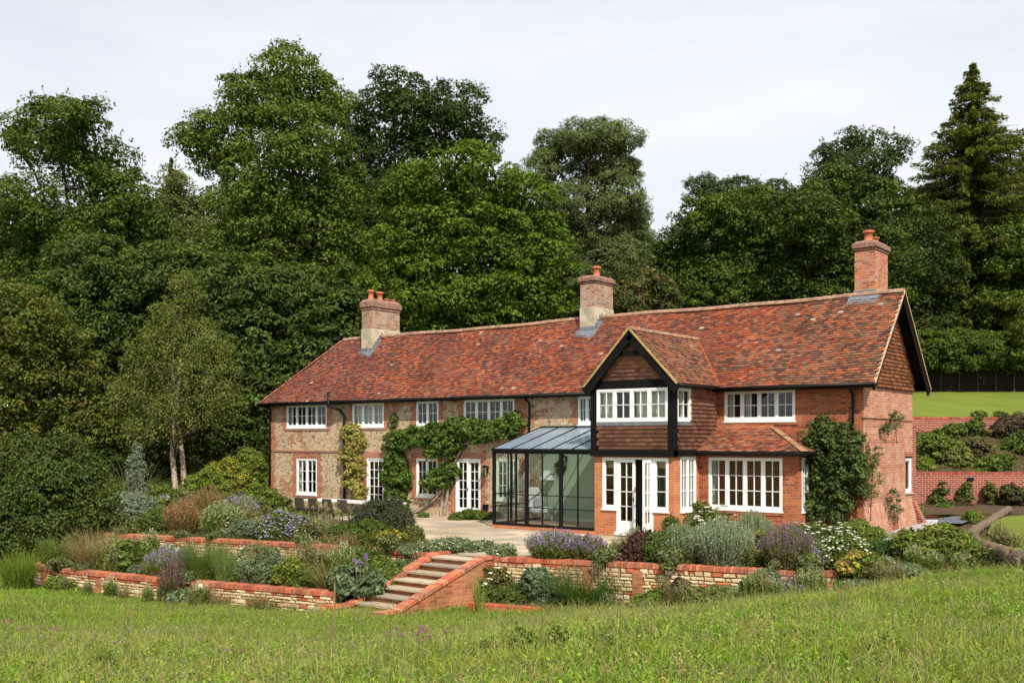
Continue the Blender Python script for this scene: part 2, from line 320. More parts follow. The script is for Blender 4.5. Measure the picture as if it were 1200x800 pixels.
def window(fr, u0, u1, z0, z1, nl, cols, rows, name='window', sill=True, dep=.03, curtain=None, cdepth=.16, sillmat=None, framemat=None, parent=None, blind=None):
    m = MB().frame(*fr); g = MB().frame(*fr); fw = .055; y1 = -dep+.035; y0 = -dep-.06
    m.box(u0, u1, y0, y1, z0, z0+fw+.02); m.box(u0, u1, y0, y1, z1-fw, z1); m.box(u0, u0+fw, y0, y1, z0+fw+.02, z1-fw); m.box(u1-fw, u1, y0, y1, z0+fw+.02, z1-fw)
    a0, a1, b0, b1 = u0+fw, u1-fw, z0+fw+.02, z1-fw; mu = .05; lw = (a1-a0-mu*(nl-1))/nl
    for i in range(nl):
        s0 = a0+i*(lw+mu); s1 = s0+lw
        if i: m.box(s0-mu, s0, y0, y1-.004, b0, b1)
        st = .038; ys = y1-.012
        m.box(s0, s1, y0+.02, ys, b0, b0+st*1.2); m.box(s0, s1, y0+.02, ys, b1-st, b1); m.box(s0, s0+st, y0+.02, ys, b0+st*1.2, b1-st); m.box(s1-st, s1, y0+.02, ys, b0+st*1.2, b1-st)
        c0, c1, d0, d1 = s0+st, s1-st, b0+st*1.2, b1-st
        for k in range(1, cols): x = c0+(c1-c0)*k/cols; m.box(x-.010, x+.010, y0+.025, ys-.006, d0, d1)
        for k in range(1, rows): z = d0+(d1-d0)*k/rows; m.box(c0, c1, y0+.027, ys-.008, z-.010, z+.010)
        gy = y0+.045; g.add([(c0, gy, d0), (c1, gy, d0), (c1, gy, d1), (c0, gy, d1)], [(0, 1, 2, 3)])
    w = m.build(name, framemat or M['white'], parent or house)
    if parent is None: g.build('pane', M['glass'], w)
    if sill and parent is None:
        s = MB().frame(*fr); s.box(u0-.03, u1+.03, y0, .045, z0-.045, z0-.003); s.build('sill', sillmat or M['white'], w)
    if curtain and parent is None:
        for ca, cb in curtain:
            c = MB().frame(*fr)
            A = u0+(u1-u0)*ca; B = u0+(u1-u0)*cb; n = max(3, int((B-A)/.04))
            for i in range(n):
                x0 = A+(B-A)*i/n; x1 = A+(B-A)*(i+1)/n; ya = -cdepth-(.02 if i % 2 else 0); yb = -cdepth-(0 if i % 2 else .02)
                c.add([(x0, ya, z0+.05), (x1, yb, z0+.05), (x1, yb, z1-.04), (x0, ya, z1-.04)], [(0, 1, 2, 3)])
            c.build('curtain', M['curtain'], w)
    if blind and parent is None:
        c = MB().frame(*fr); c.box(u0+.05, u1-.05, -.19, -.17, z1-blind, z1-.03); c.build('blind', M['blind'], w)
    return w
def leaf_door(m, g, u0, u1, z0, z1, cols, rows, kick=.28, dep=.0, hd=None):
    y0, y1 = dep-.05, dep; st = .085
    m.box(u0, u1, y0, y1, z0, z0+kick); m.box(u0, u1, y0, y1, z1-.09, z1); m.box(u0, u0+st, y0, y1, z0+kick, z1-.09); m.box(u1-st, u1, y0, y1, z0+kick, z1-.09)
    m.box(u0+.09, u1-.09, y1-.002, y1+.008, z0+.07, z0+kick-.05)
    c0, c1, d0, d1 = u0+st, u1-st, z0+kick, z1-.09
    for k in range(1, cols): x = c0+(c1-c0)*k/cols; m.box(x-.011, x+.011, y0+.01, y1-.006, d0, d1)
    for k in range(1, rows): z = d0+(d1-d0)*k/rows; m.box(c0, c1, y0+.012, y1-.008, z-.011, z+.011)
    gy = dep-.03; g.add([(c0, gy, d0), (c1, gy, d0), (c1, gy, d1), (c0, gy, d1)], [(0, 1, 2, 3)])
    if hd is not None:
        hd[0].box(hd[1]-.012, hd[1]+.012, y1, y1+.012, z0+.90, z0+1.02); hd[0].box(min(hd[1], hd[1]+hd[2]), max(hd[1], hd[1]+hd[2]), y1+.03, y1+.045, z0+.955, z0+.975); hd[0].box(hd[1]-.008, hd[1]+.008, y1, y1+.045, z0+.955, z0+.975)
def french_door(fr, u0, u1, z0, z1, cols=2, rows=5, leaves=2, open_=None):
    f = MB().frame(*fr); fw = .05
    f.box(u0, u0+fw, -.10, .0, z0, z1); f.box(u1-fw, u1, -.10, .0, z0, z1); f.box(u0+fw, u1-fw, -.10, .0, z1-fw, z1); f.box(u0, u1, -.1, .05, z0-.05, z0)
    d = f.build('french_door', M['white'], house)
    a, b = u0+fw+.003, u1-fw-.003
    mid = (a+b)/2
    for i in range(leaves):
        m = MB().frame(*fr); g = MB().frame(*fr); h = MB().frame(*fr)
        s0, s1 = (a, b) if leaves == 1 else ((a, mid-.002) if i == 0 else (mid+.002, b))
        hx = s1-.04 if i == 0 else s0+.04
        leaf_door(m, g, s0, s1, z0+.01, z1-fw-.004, cols, rows, dep=-.03, hd=(h, hx, -.09 if i == 0 else .09))
        m.build('door_leaf', M['white'], d); g.build('pane', M['glass'], d)
        if i == 0: h.build('handle', M['black_metal'], d)
    return d
# ---- openings (u is x on the facade)
UPW = [(-24.94, -22.37, 4, 2, [(0, .09), (.93, 1)]), (-20.83, -19.02, 3, 2, [(0, 1)]), (-17.26, -16.11, 2, 2, None), (-14.85, -12.46, 4, 2, None), (-9.72, -9.00, 2, 2, None)]
XS = -4.567
op = lambda a, b, c, d: (a-XL, b-XL, c, d)
holes = [op(a, b, 3.31, 4.27) for a, b, *_ in UPW] + [op(-24.29, -22.98, .48, 2.0), op(-20.0, -19.0, 0.0, 2.07), op(-17.26, -16.15, .62, 2.08), op(-15.25, -14.03, .0, 2.1), op(-13.30, -12.25, .62, 2.1)]
wall(FR(XL), XS-XL, GZ, EZ, holes).build('flint_wall', M['rubble'], house)
for a, b, n, c, cu in UPW: window(FR(0), a, b, 3.31, 4.27, n, c, 2, curtain=cu, sillmat=M['white'])
window(FR(0), -24.29, -22.98, .48, 2.0, 2, 2, 3, curtain=[(0, .1), (.9, 1)])
french_door(FR(0), -20.0, -19.0, 0.0, 2.07, 3, 5, 1)
window(FR(0), -17.26, -16.15, .62, 2.08, 2, 2, 3)
french_door(FR(0), -15.25, -14.03, .0, 2.1, 2, 5, 2)
window(FR(0), -13.30, -12.25, .62, 2.1, 2, 2, 3, framemat=M['cream_paint'])
# brick dressings on the flint wall: toothed quoins, bands, sill courses
q = MB().frame(*FR(0))
def teeth(x, z0, z1, s, d=.012):
    z = z0; k = 0
    while z < z1-.02:
        h = min(.225, z1-z); q.box(*sorted((x, x+s*(.34 if k % 2 else .225))), -.02, d, z, z+h); z += h; k += 1
for a, b, *_ in UPW: teeth(a-.003, 3.2, EZ-.09, -1); teeth(b+.003, 3.2, EZ-.09, 1); q.box(a-.1, b+.1, -.02, .03, 3.19, 3.255)
for a, b, c, d in [(-24.29, -22.98, .48, 2.0), (-20.0, -19.0, .03, 2.07), (-17.26, -16.15, .62, 2.08), (-15.25, -14.03, .03, 2.1)]:
    teeth(a-.003, c-.1, d, -1); teeth(b+.003, c-.1, d, 1); q.box(a-.25, b+.25, -.02, .014, d+.003, d+.225)
    if c > .3: q.box(a-.1, b+.1, -.02, .03, c-.12, c-.05)
for x, z0, z1, s in [(XL+.01, GZ, EZ-.1, 1), (-21.1, 2.1, 3.2, -1), (-18.55, 2.35, EZ-.09, 1), (-11.9, GZ, EZ-.1, -1), (-11.75, GZ, 2.3, 1)]: teeth(x, z0, z1, s, .016)
q.box(XL+.0, -21.35, -.02, .035, 2.28, 2.355); q.box(XL, XS-2.75, -.02, .018, EZ-.085, EZ-.01)
q.build('brick_dressing', M['brick_dress'], house)
# ---- right hand brick part
HB = [(-4.28-XS, -2.01-XS, 3.36, 4.28)]
wall(FR(XS), -XS, GZ, EZ, HB).build('brick_front_wall', M['brick_orange'], house)
window(FR(0), -4.28, -2.01, 3.36, 4.28, 4, 2, 2, curtain=[(0, .12), (.27, .36)])
b = MB().frame(*FR(0)); b.box(-4.4, -1.9, -.01, .03, 3.24, 3.31); b.build('sill_course', M['brick_orange'], house)
# gable end wall (faces +x), with stepped string courses and buttress
gh = [(3.72, 4.36, 1.15, 2.27)]
m = wall(SD(0, 0), DEP, GZ, EZ, gh); m.build('gable_wall', M['brick_pale'], house)
m = MB(); m.box(0, .05, -.05, 2.9, 3.42, 3.50); m.box(0, .035, 2.9, DEP+.03, 3.38, 3.46); m.build('string_course', M['brick_pale'], house)
m = MB(); m.box(0, .006, .1, 3.5, 3.16, 3.36); m.box(0, .006, .6, 3.3, 2.72, 2.80); m.box(0, .006, 1.4, 3.6, 1.95, 2.05); m.box(0, .006, .05, 3.4, 1.08, 1.26); m.build('brick_band', M['brick_dress'], house)
window(SD(0, 0), 3.72, 4.36, 1.15, 2.23, 1, 1, 1, dep=.06, sillmat=M['render'])
m = MB(); m.box(.002, .03, 3.62, 4.46, 2.28, 2.42); m.build('window_arch', M['brick_garden'], house)
m = MB()   # battered plinth and corner buttress
m.add([(0, -.01, GZ), (.22, -.01, GZ), (.0, -.01, .95), (0, 2.0, GZ), (.22, 2.0, GZ), (0, 2.0, .95)], [(0, 1, 2), (5, 4, 3), (1, 4, 5, 2)])
m.add([(0, 2.5, GZ), (.26, 2.5, GZ), (.0, 2.5, .95), (0, 4.3, GZ), (.26, 4.3, GZ), (0, 4.3, .95)], [(0, 1, 2), (5, 4, 3), (1, 4, 5, 2)])
m.build('rendered_plinth', M['brick_pale'], house)
m = MB(); m.box(-.5, .0, DEP+.002, DEP+.35, GZ, 3.2); m.add([(0, DEP+.01, GZ), (.5, DEP+.01, GZ), (0, DEP+.01, .9), (0, DEP+.33, GZ), (.5, DEP+.33, GZ), (0, DEP+.33, .9)], [(0, 1, 2), (5, 4, 3), (1, 4, 5, 2)]); m.build('buttress', M['brick_garden'], house)
m = MB(); m.add([(XL, DEP, GZ), (0, DEP, GZ), (0, DEP, EZ), (XL, DEP, EZ)], [(0, 3, 2, 1)]); m.add([(XL, 0, GZ), (XL, DEP, GZ), (XL, DEP, EZ), (XL, 0, EZ)], [(0, 3, 2, 1)]); m.build('rear_wall', M['rubble'], house)
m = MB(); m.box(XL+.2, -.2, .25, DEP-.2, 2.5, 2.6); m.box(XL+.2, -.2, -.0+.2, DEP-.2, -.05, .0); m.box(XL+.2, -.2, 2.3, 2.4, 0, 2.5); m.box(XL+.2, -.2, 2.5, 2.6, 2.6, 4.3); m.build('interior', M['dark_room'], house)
# gable triangle tile hung + tile generator
PAL = {'orange': [(.36, .095, .042), (.31, .075, .035), (.42, .125, .052), (.26, .065, .035), (.20, .062, .04), (.34, .135, .075), (.15, .065, .045)],
       'brown': [(.20, .085, .05), (.26, .11, .06), (.14, .06, .045), (.32, .13, .07), (.11, .06, .045), (.36, .11, .05), (.24, .13, .08)],
       'mauve': [(.22, .07, .05), (.28, .08, .05), (.17, .06, .05), (.32, .10, .06), (.13, .055, .045), (.24, .12, .09)],
       'hang': [(.25, .12, .075), (.29, .14, .085), (.21, .10, .07), (.32, .15, .10)],
       'hang_red': [(.40, .14, .065), (.45, .17, .08), (.34, .11, .06), (.48, .20, .10)]}
def nz2(x, y, s):  # cheap smooth noise
    return (math.sin(x*s*1.3+1.7)*math.sin(y*s*1.9+.4)+math.sin(x*s*2.9+y*s*1.1)*.6+math.sin(y*s*4.1-x*s*2.3+2)*.4)/2
def tiles(mb, o, ud, sd, U0, U1, S, keep, pal, gauge=.1, tw=.165, th=.013, sag=None, off=0., seed=1):
    """courses of plain clay tiles: o origin at eave, ud along, sd up-slope; keep(u,s)->bool; pal(u,s)->palette list"""
    rd = random.Random(seed); o = np.array(o, float); ud = np.array(ud, float); sd = np.array(sd, float); nd = np.cross(ud, sd); nd /= np.linalg.norm(nd)
    rows = int(S/gauge)+1; Vs = []; Cs = []
    for r in range(rows):
        s = r*gauge; sh = (r % 2)*tw/2 + rd.uniform(-.01, .01); wav = rd.uniform(0, 6)
        n = int((U1-U0)/tw)+2
        for i in range(n):
            u = U0+i*tw+sh-tw/2; uc = u+tw/2
            if not keep(uc, s+gauge*.5): continue
            c = rd.choice(pal(uc, s)); k = rd.uniform(.82, 1.2); 
            if rd.random() < .003: c = (.52, .40, .30)
            k *= .86+.10*math.sin(uc*2.3+s*.4)*math.sin(uc*.7+1)+.06*math.sin(s*3+uc); c = tuple(x*k for x in c)
            sg = sag(uc, s) if sag else 0
            a = u+.002; b_ = u+tw-.002; s0 = s-.012+.006*math.sin(i*.31+wav)+rd.uniform(-.005, .005); s1 = s+gauge+.02; h0 = off+th*2.3+rd.uniform(-.004, .010)+sg; h1 = off+.004+sg
            tl = rd.uniform(-.003, .003)
            for (uu, ss, hh) in ((a, s0, h0-th), (b_, s0, h0-th), (a, s0, h0+tl), (b_, s0, h0-tl), (a, s1, h1+.003), (b_, s1, h1+.003)): Vs.append(o+ud*uu+sd*ss+nd*hh)
            Cs += [c]*6
    n = len(Vs)//6; q = np.array([(0, 1, 3, 2), (2, 3, 5, 4), (0, 2, 4, 0), (1, 5, 3, 1)])[:2]
    # side slivers as degenerate-free quads are left out: tiles lap tightly
    F = (np.arange(n)[:, None, None]*6+q[None]).reshape(-1, 4)
    mb.append((np.array(Vs), F, np.array(Cs)))
def tile_obj(name, chunks, parent, mat):
    V = np.concatenate([c[0] for c in chunks]); C = np.concatenate([c[2] for c in chunks]); F = []; k = 0
    for c in chunks: F.append(c[1]+k); k += len(c[0])
    return np_mesh(name, V, np.concatenate(F), C, mat, parent)
def pal_main(u, s):
    x = u; n = nz2(x, s*1.3, .55); t = (x+26)/26
    if x > -3.6+n*1.6: return PAL['brown'] if random.random() < .75 else PAL['orange']
    if x < -20+n*2: return PAL['mauve'] if random.random() < .7 else PAL['orange']
    return PAL['orange'] if random.random() < .72+n*.3 else PAL['mauve']
HX = XL-.32; SLEN = math.hypot(RZ-EZ, RY-EY); sdm = np.array([0, RY-EY, RZ-EZ])/SLEN; RXL = HX+(RY-EY)
def sag(u, s): return .035*math.sin(u*.55+.8)*min(1, s/1.5)+.015*math.sin(u*1.7+s)
chimfoot = []
chunks = []
def keep_main(u, s):
    y = EY+s*sdm[1]
    return u > HX+(y-EY)+.02 and u < XV-.02 and s < SLEN-.02
tiles(chunks, (0, EY, EZ), (1, 0, 0), sdm, HX, XV, SLEN, keep_main, pal_main, sag=sag)
# hip end slope (faces -x)
sdh = np.array([RY-EY, 0, RZ-EZ])/SLEN; wy = 2*(RY-EY)
tiles(chunks, (HX, EY+wy, EZ), (0, -1, 0), sdh, 0, wy, SLEN, lambda u, s: s*sdh[0] < u-.02 and s*sdh[0] < wy-u-.02, lambda u, s: PAL['mauve'], seed=3)
# rear slope
tiles(chunks, (0, RY+(RY-EY), EZ), (-1, 0, 0), np.array([0, -(RY-EY), RZ-EZ])/SLEN, -XV, -HX, SLEN, lambda u, s: -u > HX+s*sdm[1]+.1 and -u < XV-.16 and s < SLEN-.02, lambda u, s: PAL['mauve'], gauge=.2, tw=.33, seed=4)
roof = tile_obj('roof', chunks, house, M['tile'])
m = MB(); BY = RY+(RY-EY); e = .03
m.poly([(HX, EY, EZ-e), (XV, EY, EZ-e), (XV, RY, RZ-e), (RXL, RY, RZ-e)], (.15, .05, .03)); m.poly([(XV, BY, EZ-e), (HX, BY, EZ-e), (RXL, RY, RZ-e), (XV, RY, RZ-e)], (.15, .05, .03)); m.poly([(HX, BY, EZ-e), (HX, EY, EZ-e), (RXL, RY, RZ-e)], (.15, .05, .03))
m.build('roof_deck', M['tile'], roof)
m = MB()  # soffit + fascia, black boards at the eaves and the right hand verge
m.box(HX+.03, XV-.02, EY+.03, -.001, EZ-.07, EZ-.045); m.box(HX+.02, XV-.02, EY+.01, EY+.035, EZ-.13, EZ-.03); m.box(HX+.03, XV, DEP+.002, BY-.02, EZ-.07, EZ-.045)
for a, bb in ((((XV-.06), EY, EZ-.14), (XV-.06, RY, RZ-.14)), ((XV-.06, BY, EZ-.14), (XV-.06, RY, RZ-.14))): m.beam(a, bb, .05, .2, up=(0, -1, 1) if a[1] < 0 else (0, 1, 1))
m.poly([(.04, EY+.05, EZ-.06), (XV-.08, EY+.05, EZ-.06), (XV-.08, RY, RZ-.08), (.04, RY, RZ-.08)]); m.poly([(.04, BY-.05, EZ-.06), (.04, RY, RZ-.08), (XV-.08, RY, RZ-.08), (XV-.08, BY-.05, EZ-.06)])
m.build('eaves_board', M['black'], house)
m = MB(); nn = np.array([0, -(RZ-EZ), RY-EY])/SLEN
m.beam((XV-.02, EY-.02, EZ-.015), (XV-.02, RY, RZ+.0), .075, .035, up=tuple(nn)); m.beam((XV-.02, BY+.02, EZ-.015), (XV-.02, RY, RZ), .075, .035, up=(0, (RZ-EZ), RY-EY)); m.build('verge', M['cement'], house)
# ridge tiles (half round) and hip bonnets
m = MB(); x = RXL+.1
while x < XV-.05:
    L = min(.31, XV-x); sg = sag(x, 3)*.7+.005; n = 7
    k = random.uniform(.75, 1.2); c = (k, k*random.uniform(.9, 1), k*.95); i0 = len(m.V)
    vs = []
    for xx, rr in ((x, .125), (x+L-.012, .115)):
        for j in range(n): th = math.pi*(j/(n-1)); vs.append((xx, RY-math.cos(th)*rr*1.1, RZ-.05+sg+math.sin(th)*rr))
    m.add(vs, [(j, j+1, n+j+1, n+j) for j in range(n-1)]+[tuple(range(n-1, -1, -1)), tuple(range(n, 2*n))], c); x += L
m.build('ridge_tile', M['ridge'], roof, smooth=False)
def bonnets(mb, a, b_, r=.10, step=.105, cols=PAL['mauve']):
    a = np.array(a, float); b_ = np.array(b_, float); L = np.linalg.norm(b_-a); t = (b_-a)/L; sd = np.cross(t, UP); sd /= np.linalg.norm(sd); u = np.cross(sd, t)
    for i in range(int(L/step)):
        p = a+t*i*step; vs = []; n = 5; c = random.choice(cols); k = random.uniform(1., 1.7); c = tuple(min(1, x*k) for x in c)
        for q_, rr, hh in ((p-t*.015, r, .028), (p+t*step*1.3, r*.7, .0)):
            for j in range(n): th = math.pi*j/(n-1); vs.append(q_-sd*math.cos(th)*rr+u*(math.sin(th)*rr*.42+hh-.02))
        mb.add(vs, [(j, j+1, n+j+1, n+j) for j in range(n-1)]+[tuple(range(n-1, -1, -1))], c)
m = MB(); bonnets(m, (HX, EY, EZ), (RXL, RY, RZ), .13); bonnets(m, (HX, BY, EZ), (RXL, RY, RZ), .12); m.build('hip_tile', M['tile'], roof)
# gable tile hanging (faces +x)
ch = []; gb = EZ-.05
def keep_g(u, s): return s < (min(u, DEP-u)+.33)*SL*1.0-.05 and 0 < u < DEP
tiles(ch, (.03, 0, gb), (0, 1, 0), (0, 0, 1), -.1, DEP+.1, RZ-gb, keep_g, lambda u, s: PAL['hang_red'], tw=.2, th=.02, gauge=.11, seed=8)
tile_obj('tile_hanging', ch, house, M['tile_hang'])
m = MB(); m.poly([(.0, 0, gb-.02), (.0, DEP, gb-.02), (0, DEP+.2, EZ), (.0, RY, RZ-.1), (0, -.2, EZ)], (.2, .08, .05)); m.build('gable_infill', M['tile_hang'], house)
# ---- chimneys
def on_roof(u, v):
    d = ray(u, v); # plane z = EZ + SL*(y-EY)
    t = (EZ+SL*(CAM[1]-EY)-CAM[2])/(d[2]-SL*d[1]); return CAM+d*t
def chimney(ul, vb, w, d, ztop_v, cap_v, mat, rend_v=None, pots=(), y0=None):
    p = on_roof(ul, vb); x0, yf = p[0], p[1] if y0 is None else y0
    if y0 is not None: x0 = py(ul, vb, yf)[0]
    Yd = depth((x0, yf, 0)); zt = CAM[2]+(515-ztop_v)*Yd/1205; zc = CAM[2]+(515-cap_v)*Yd/1205
    zr = EZ+SL*(yf-EY)-.3; m = MB(); zb = zr if rend_v is None else CAM[2]+(515-rend_v)*Yd/1205
    m.box(x0, x0+w, yf, yf+d, zb, zt); c = m.build('chimney', mat, house)
    if rend_v is not None: m = MB(); m.box(x0-.02, x0+w+.02, yf-.02, yf+d+.02, zr, zb); m.build('render', M['render'], c, bevel=.01)
    m = MB(); h = zc-zt
    m.box(x0-.03, x0+w+.03, yf-.03, yf+d+.03, zt, zt+h*.25); m.box(x0-.07, x0+w+.07, yf-.07, yf+d+.07, zt+h*.25, zt+h*.75); 
    m.add([(x0-.05, yf-.05, zt+h*.75), (x0+w+.05, yf-.05, zt+h*.75), (x0+w+.05, yf+d+.05, zt+h*.75), (x0-.05, yf+d+.05, zt+h*.75), (x0+.04, yf+.04, zc), (x0+w-.04, yf+.04, zc), (x0+w-.04, yf+d-.04, zc), (x0+.04, yf+d-.04, zc)],
          [(4, 5, 6, 7), (0, 1, 5, 4), (1, 2, 6, 5), (2, 3, 7, 6), (3, 0, 4, 7)]); m.build('cap', M['cap'], c, bevel=.015)
    for (fx, fy, r, hh, cowl) in pots:
        m = MB(); cx, cy = x0+w*fx, yf+d*fy
        m.lathe((cx, cy, zc-.03), [(r*1.1, 0), (r*1.05, .05), (r*.92, .08), (r*.86, hh*.75), (r*1.02, hh*.78), (r*1.25, hh*.82), (r*1.28, hh*.92), (r*1.1, hh), (r*.8, hh*.98), (r*.7, hh*.6)], 14)
        po = m.build('chimney_pot', M['terracotta'], c, smooth=True)
        if cowl:
            m = MB()
            for k in range(6): th = k*math.pi/3; m.tube([(cx+r*math.cos(th), cy+r*math.sin(th), zc+hh-.06), (cx+r*math.cos(th), cy+r*math.sin(th), zc+hh+.10)], .012, 4)
            m.lathe((cx, cy, zc+hh+.08), [(r*1.15, 0), (r*1.1, .03), (.02, .06)], 12); m.build('cowl', M['black_metal'], po)
    m = MB()  # lead: front apron and the stepped side soaker
    n_ = np.array([0, -SL, 1])/math.hypot(1, SL); 
    def rp(x, y, h=.045): return np.array([x, y, EZ+SL*(y-EY)])+n_*h
    m.add([rp(x0-.14, yf-.26), rp(x0+w+.14, yf-.26), rp(x0+w+.14, yf, .06), rp(x0-.14, yf, .06)], [(0, 1, 2, 3)]); 
    m.add([(x0-.03, yf-.028, EZ+SL*(yf-EY)), (x0+w+.03, yf-.028, EZ+SL*(yf-EY)), (x0+w+.03, yf-.028, EZ+SL*(yf-EY)+.17), (x0-.03, yf-.028, EZ+SL*(yf-EY)+.17)], [(0, 1, 2, 3)])
    for X_ in (x0+w+.028, x0-.028):
        y_ = yf
        while y_ < min(yf+d, RY)-.05:
            yy = min(y_+.13, RY); z0 = EZ+SL*(y_-EY); m.add([(X_, y_, z0-.02), (X_, yy, EZ+SL*(yy-EY)-.02), (X_, yy, EZ+SL*(yy-EY)+.16), (X_, y_, EZ+SL*(yy-EY)+.16)], [(0, 1, 2, 3), (3, 2, 1, 0)][:1]); y_ = yy
    m.add([rp(x0+w+.01, yf-.05, .05), rp(x0+w+.18, yf-.05, .05), rp(x0+w+.18, RY-.15, .05), rp(x0+w+.01, RY-.15, .05)], [(0, 1, 2, 3)])
    m.build('lead_flashing', M['lead'], c); return c
M['cap'] = simple('weathered_cap', (.22, .12, .085), .95, .5, 9)
chimney(424, 413, .62, 1.65, 364, 351, M['brick_stack'], 386, [(.5, .14, .13, .42, 0), (.5, .46, .13, .40, 0), (.45, .72, .10, .16, 0), (.6, .9, .10, .14, 0)])
chimney(680, 389, .62, 1.2, 333, 323.5, M['brick_stack'], 361, [(.55, .45, .13, .40, 1)])
chimney(1001.5, 347.5, .62, 1.15, 295, 283, M['brick_stack_red'], 340, [(.5, .28, .14, .36, 1), (.6, .66, .10, .22, 0)])
# ---- gutter and pipes
m = MB(); m.tube([(HX-.02, EY-.05, EZ-.04), (-7.55, EY-.05, EZ-.05)], .05, 8); m.tube([(-4.3, EY-.05, EZ-.05), (XV, EY-.05, EZ-.04)], .05, 8); m.build('gutter', M['black_metal'], house, smooth=True)
def pipe(x, z0, z1, swan=True, y=-.07):
    m = MB(); pts = [(x, y, z0), (x, y, z1-.35)]
    if swan: pts += [(x, y-.02, z1-.28), (x, EY-.05, z1-.1), (x, EY-.05, z1-.03)]
    else: pts += [(x, y, z1)]
    m.tube(pts, .04, 8); 
    for z in np.arange(z0+.5, z1-.4, 1.2): m.tube([(x, y, z), (x, y, z+.07)], .052, 8)
    m.build('downpipe', M['black_metal'], house, smooth=True)
pipe(-25.97, GZ, EZ); pipe(-11.75, 3.05, EZ); pipe(-.28, 1.4, EZ)
m = MB(); m.tube([(-21.2, -.1, GZ), (-21.2, -.1, 3.75), (-21.35, -.2, 4.0), (-21.75, EY-.12, 4.2), (-21.75, EY-.12, 4.75)], .055, 8); m.tube([(-21.75, EY-.12, 4.2), (-21.75, EY-.12, 4.32)], .075, 8); m.build('downpipe', M['black_metal'], house, smooth=True)
# ---- two storey bay wing
WL, WR, WF = -7.28, XS, -2.66
bw = WR-WL
hb = [(-6.99-WL, -6.50-WL, .72, 2.27), (-6.50-WL, -5.22-WL, .05, 2.27), (-5.22-WL, -4.72-WL, .72, 2.27)]
m = wall(FR(WL, WF), bw, GZ, 2.42, hb); wall(SD(WR, WF), -1.11-WF, GZ, 2.42, [(.42, 1.38, .70, 2.30)], mb=m); m.build('bay_brick_wall', M['brick_bay'], house)
m = MB(); m.add([(WL, 0, GZ), (WL, WF, GZ), (WL, WF, 3.2), (WL, 0, 3.2)], [(0, 3, 2, 1)]); m.build('side_wall', M['brick_bay'], house)
window(FR(0, WF), -6.99, -6.50, .72, 2.27, 1, 1, 3, blind=.32); window(FR(0, WF), -5.22, -4.72, .72, 2.27, 1, 1, 3, blind=.30)
window(SD(WR, WF), .42, 1.38, .70, 2.30, 2, 2, 3)
# french doors in the bay: left leaf shut, right leaf swung open towards the terrace
f = MB().frame(*FR(0, WF)); f.box(-6.495, -6.455, -.10, .0, .05, 2.27); f.box(-5.265, -5.225, -.10, 0, .05, 2.27); f.box(-6.455, -5.265, -.10, 0, 2.22, 2.27); f.box(-6.5, -5.2, -.2, .12, -.04, .05)
dd = f.build('french_door', M['white'], house)
mm = MB().frame(*FR(0, WF)); gg = MB().frame(*FR(0, WF)); hh_ = MB().frame(*FR(0, WF))
leaf_door(mm, gg, -6.455, -5.862, .06, 2.215, 2, 4, .32, dep=-.01, hd=(hh_, -5.9, -.09)); mm.build('door_leaf', M['white'], dd); gg.build('pane', M['glass'], dd); hh_.build('handle', M['black_metal'], dd)
ang = R_(98); ca, sa = math.cos(ang), math.sin(ang)
hin = (-5.262, WF-.01, 0); ud_ = np.array([-ca, -sa, 0]); od_ = np.array([-sa, ca, 0])
mm = MB().frame(hin, ud_, od_); gg = MB().frame(hin, ud_, od_); hh_ = MB().frame(hin, ud_, od_)
leaf_door(mm, gg, .0, .593, .06, 2.215, 2, 4, .32, dep=.05, hd=(hh_, .55, -.09)); mm.build('door_leaf', M['white'], dd); gg.build('pane', M['glass'], dd); hh_.build('handle', M['black_metal'], dd)
# dark room behind the bay
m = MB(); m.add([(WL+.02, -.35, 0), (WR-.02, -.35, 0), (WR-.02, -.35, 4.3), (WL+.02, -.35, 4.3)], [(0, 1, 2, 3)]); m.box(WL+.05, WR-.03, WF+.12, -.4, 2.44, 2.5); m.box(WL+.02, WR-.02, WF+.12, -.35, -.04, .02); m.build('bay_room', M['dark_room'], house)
# upper storey: black frame, hung tiles, windows
UR = WR+.06; UF = WF-.08
t_ = MB()
t_.box(WL-.08, WL+.12, UF-.02, UF+.2, 2.33, 4.6); t_.box(WR-.12, UR+.02, UF-.02, UF+.2, 2.33, 4.6)
t_.box(WL-.10, UR+.02, UF-.03, UF+.22, 2.30, 2.50); t_.box(WR-.1, UR+.025, UF+.22, -1.2, 2.32, 2.50)
t_.box(WL+.12, WR-.12, UF+.0, UF+.16, 4.31, 4.56)
t_.build('timber_frame', M['black'], house)
ch = []; tiles(ch, (0, UF+.04, 2.5), (1, 0, 0), (0, 0, 1), WL+.1, WR-.1, .74, lambda u, s: WL+.12 < u < WR-.11 and s < .7, lambda u, s: PAL['hang'], tw=.19, th=.02, gauge=.12, seed=11)
tile_obj('hung_tile', ch, house, M['tile_hang']); ch = []
tiles(ch, (UR-.03, 0, 2.5), (0, 1, 0), (0, 0, 1), UF+.2, 0, 1.9, lambda u, s: u > UF+.25 and u < -.02 and not (u < -1.72 and s > .68) and s < 1.83, lambda u, s: PAL['hang'], tw=.19, th=.02, gauge=.12, seed=12)
tile_obj('hung_tile', ch, house, M['tile_hang']); ch = []
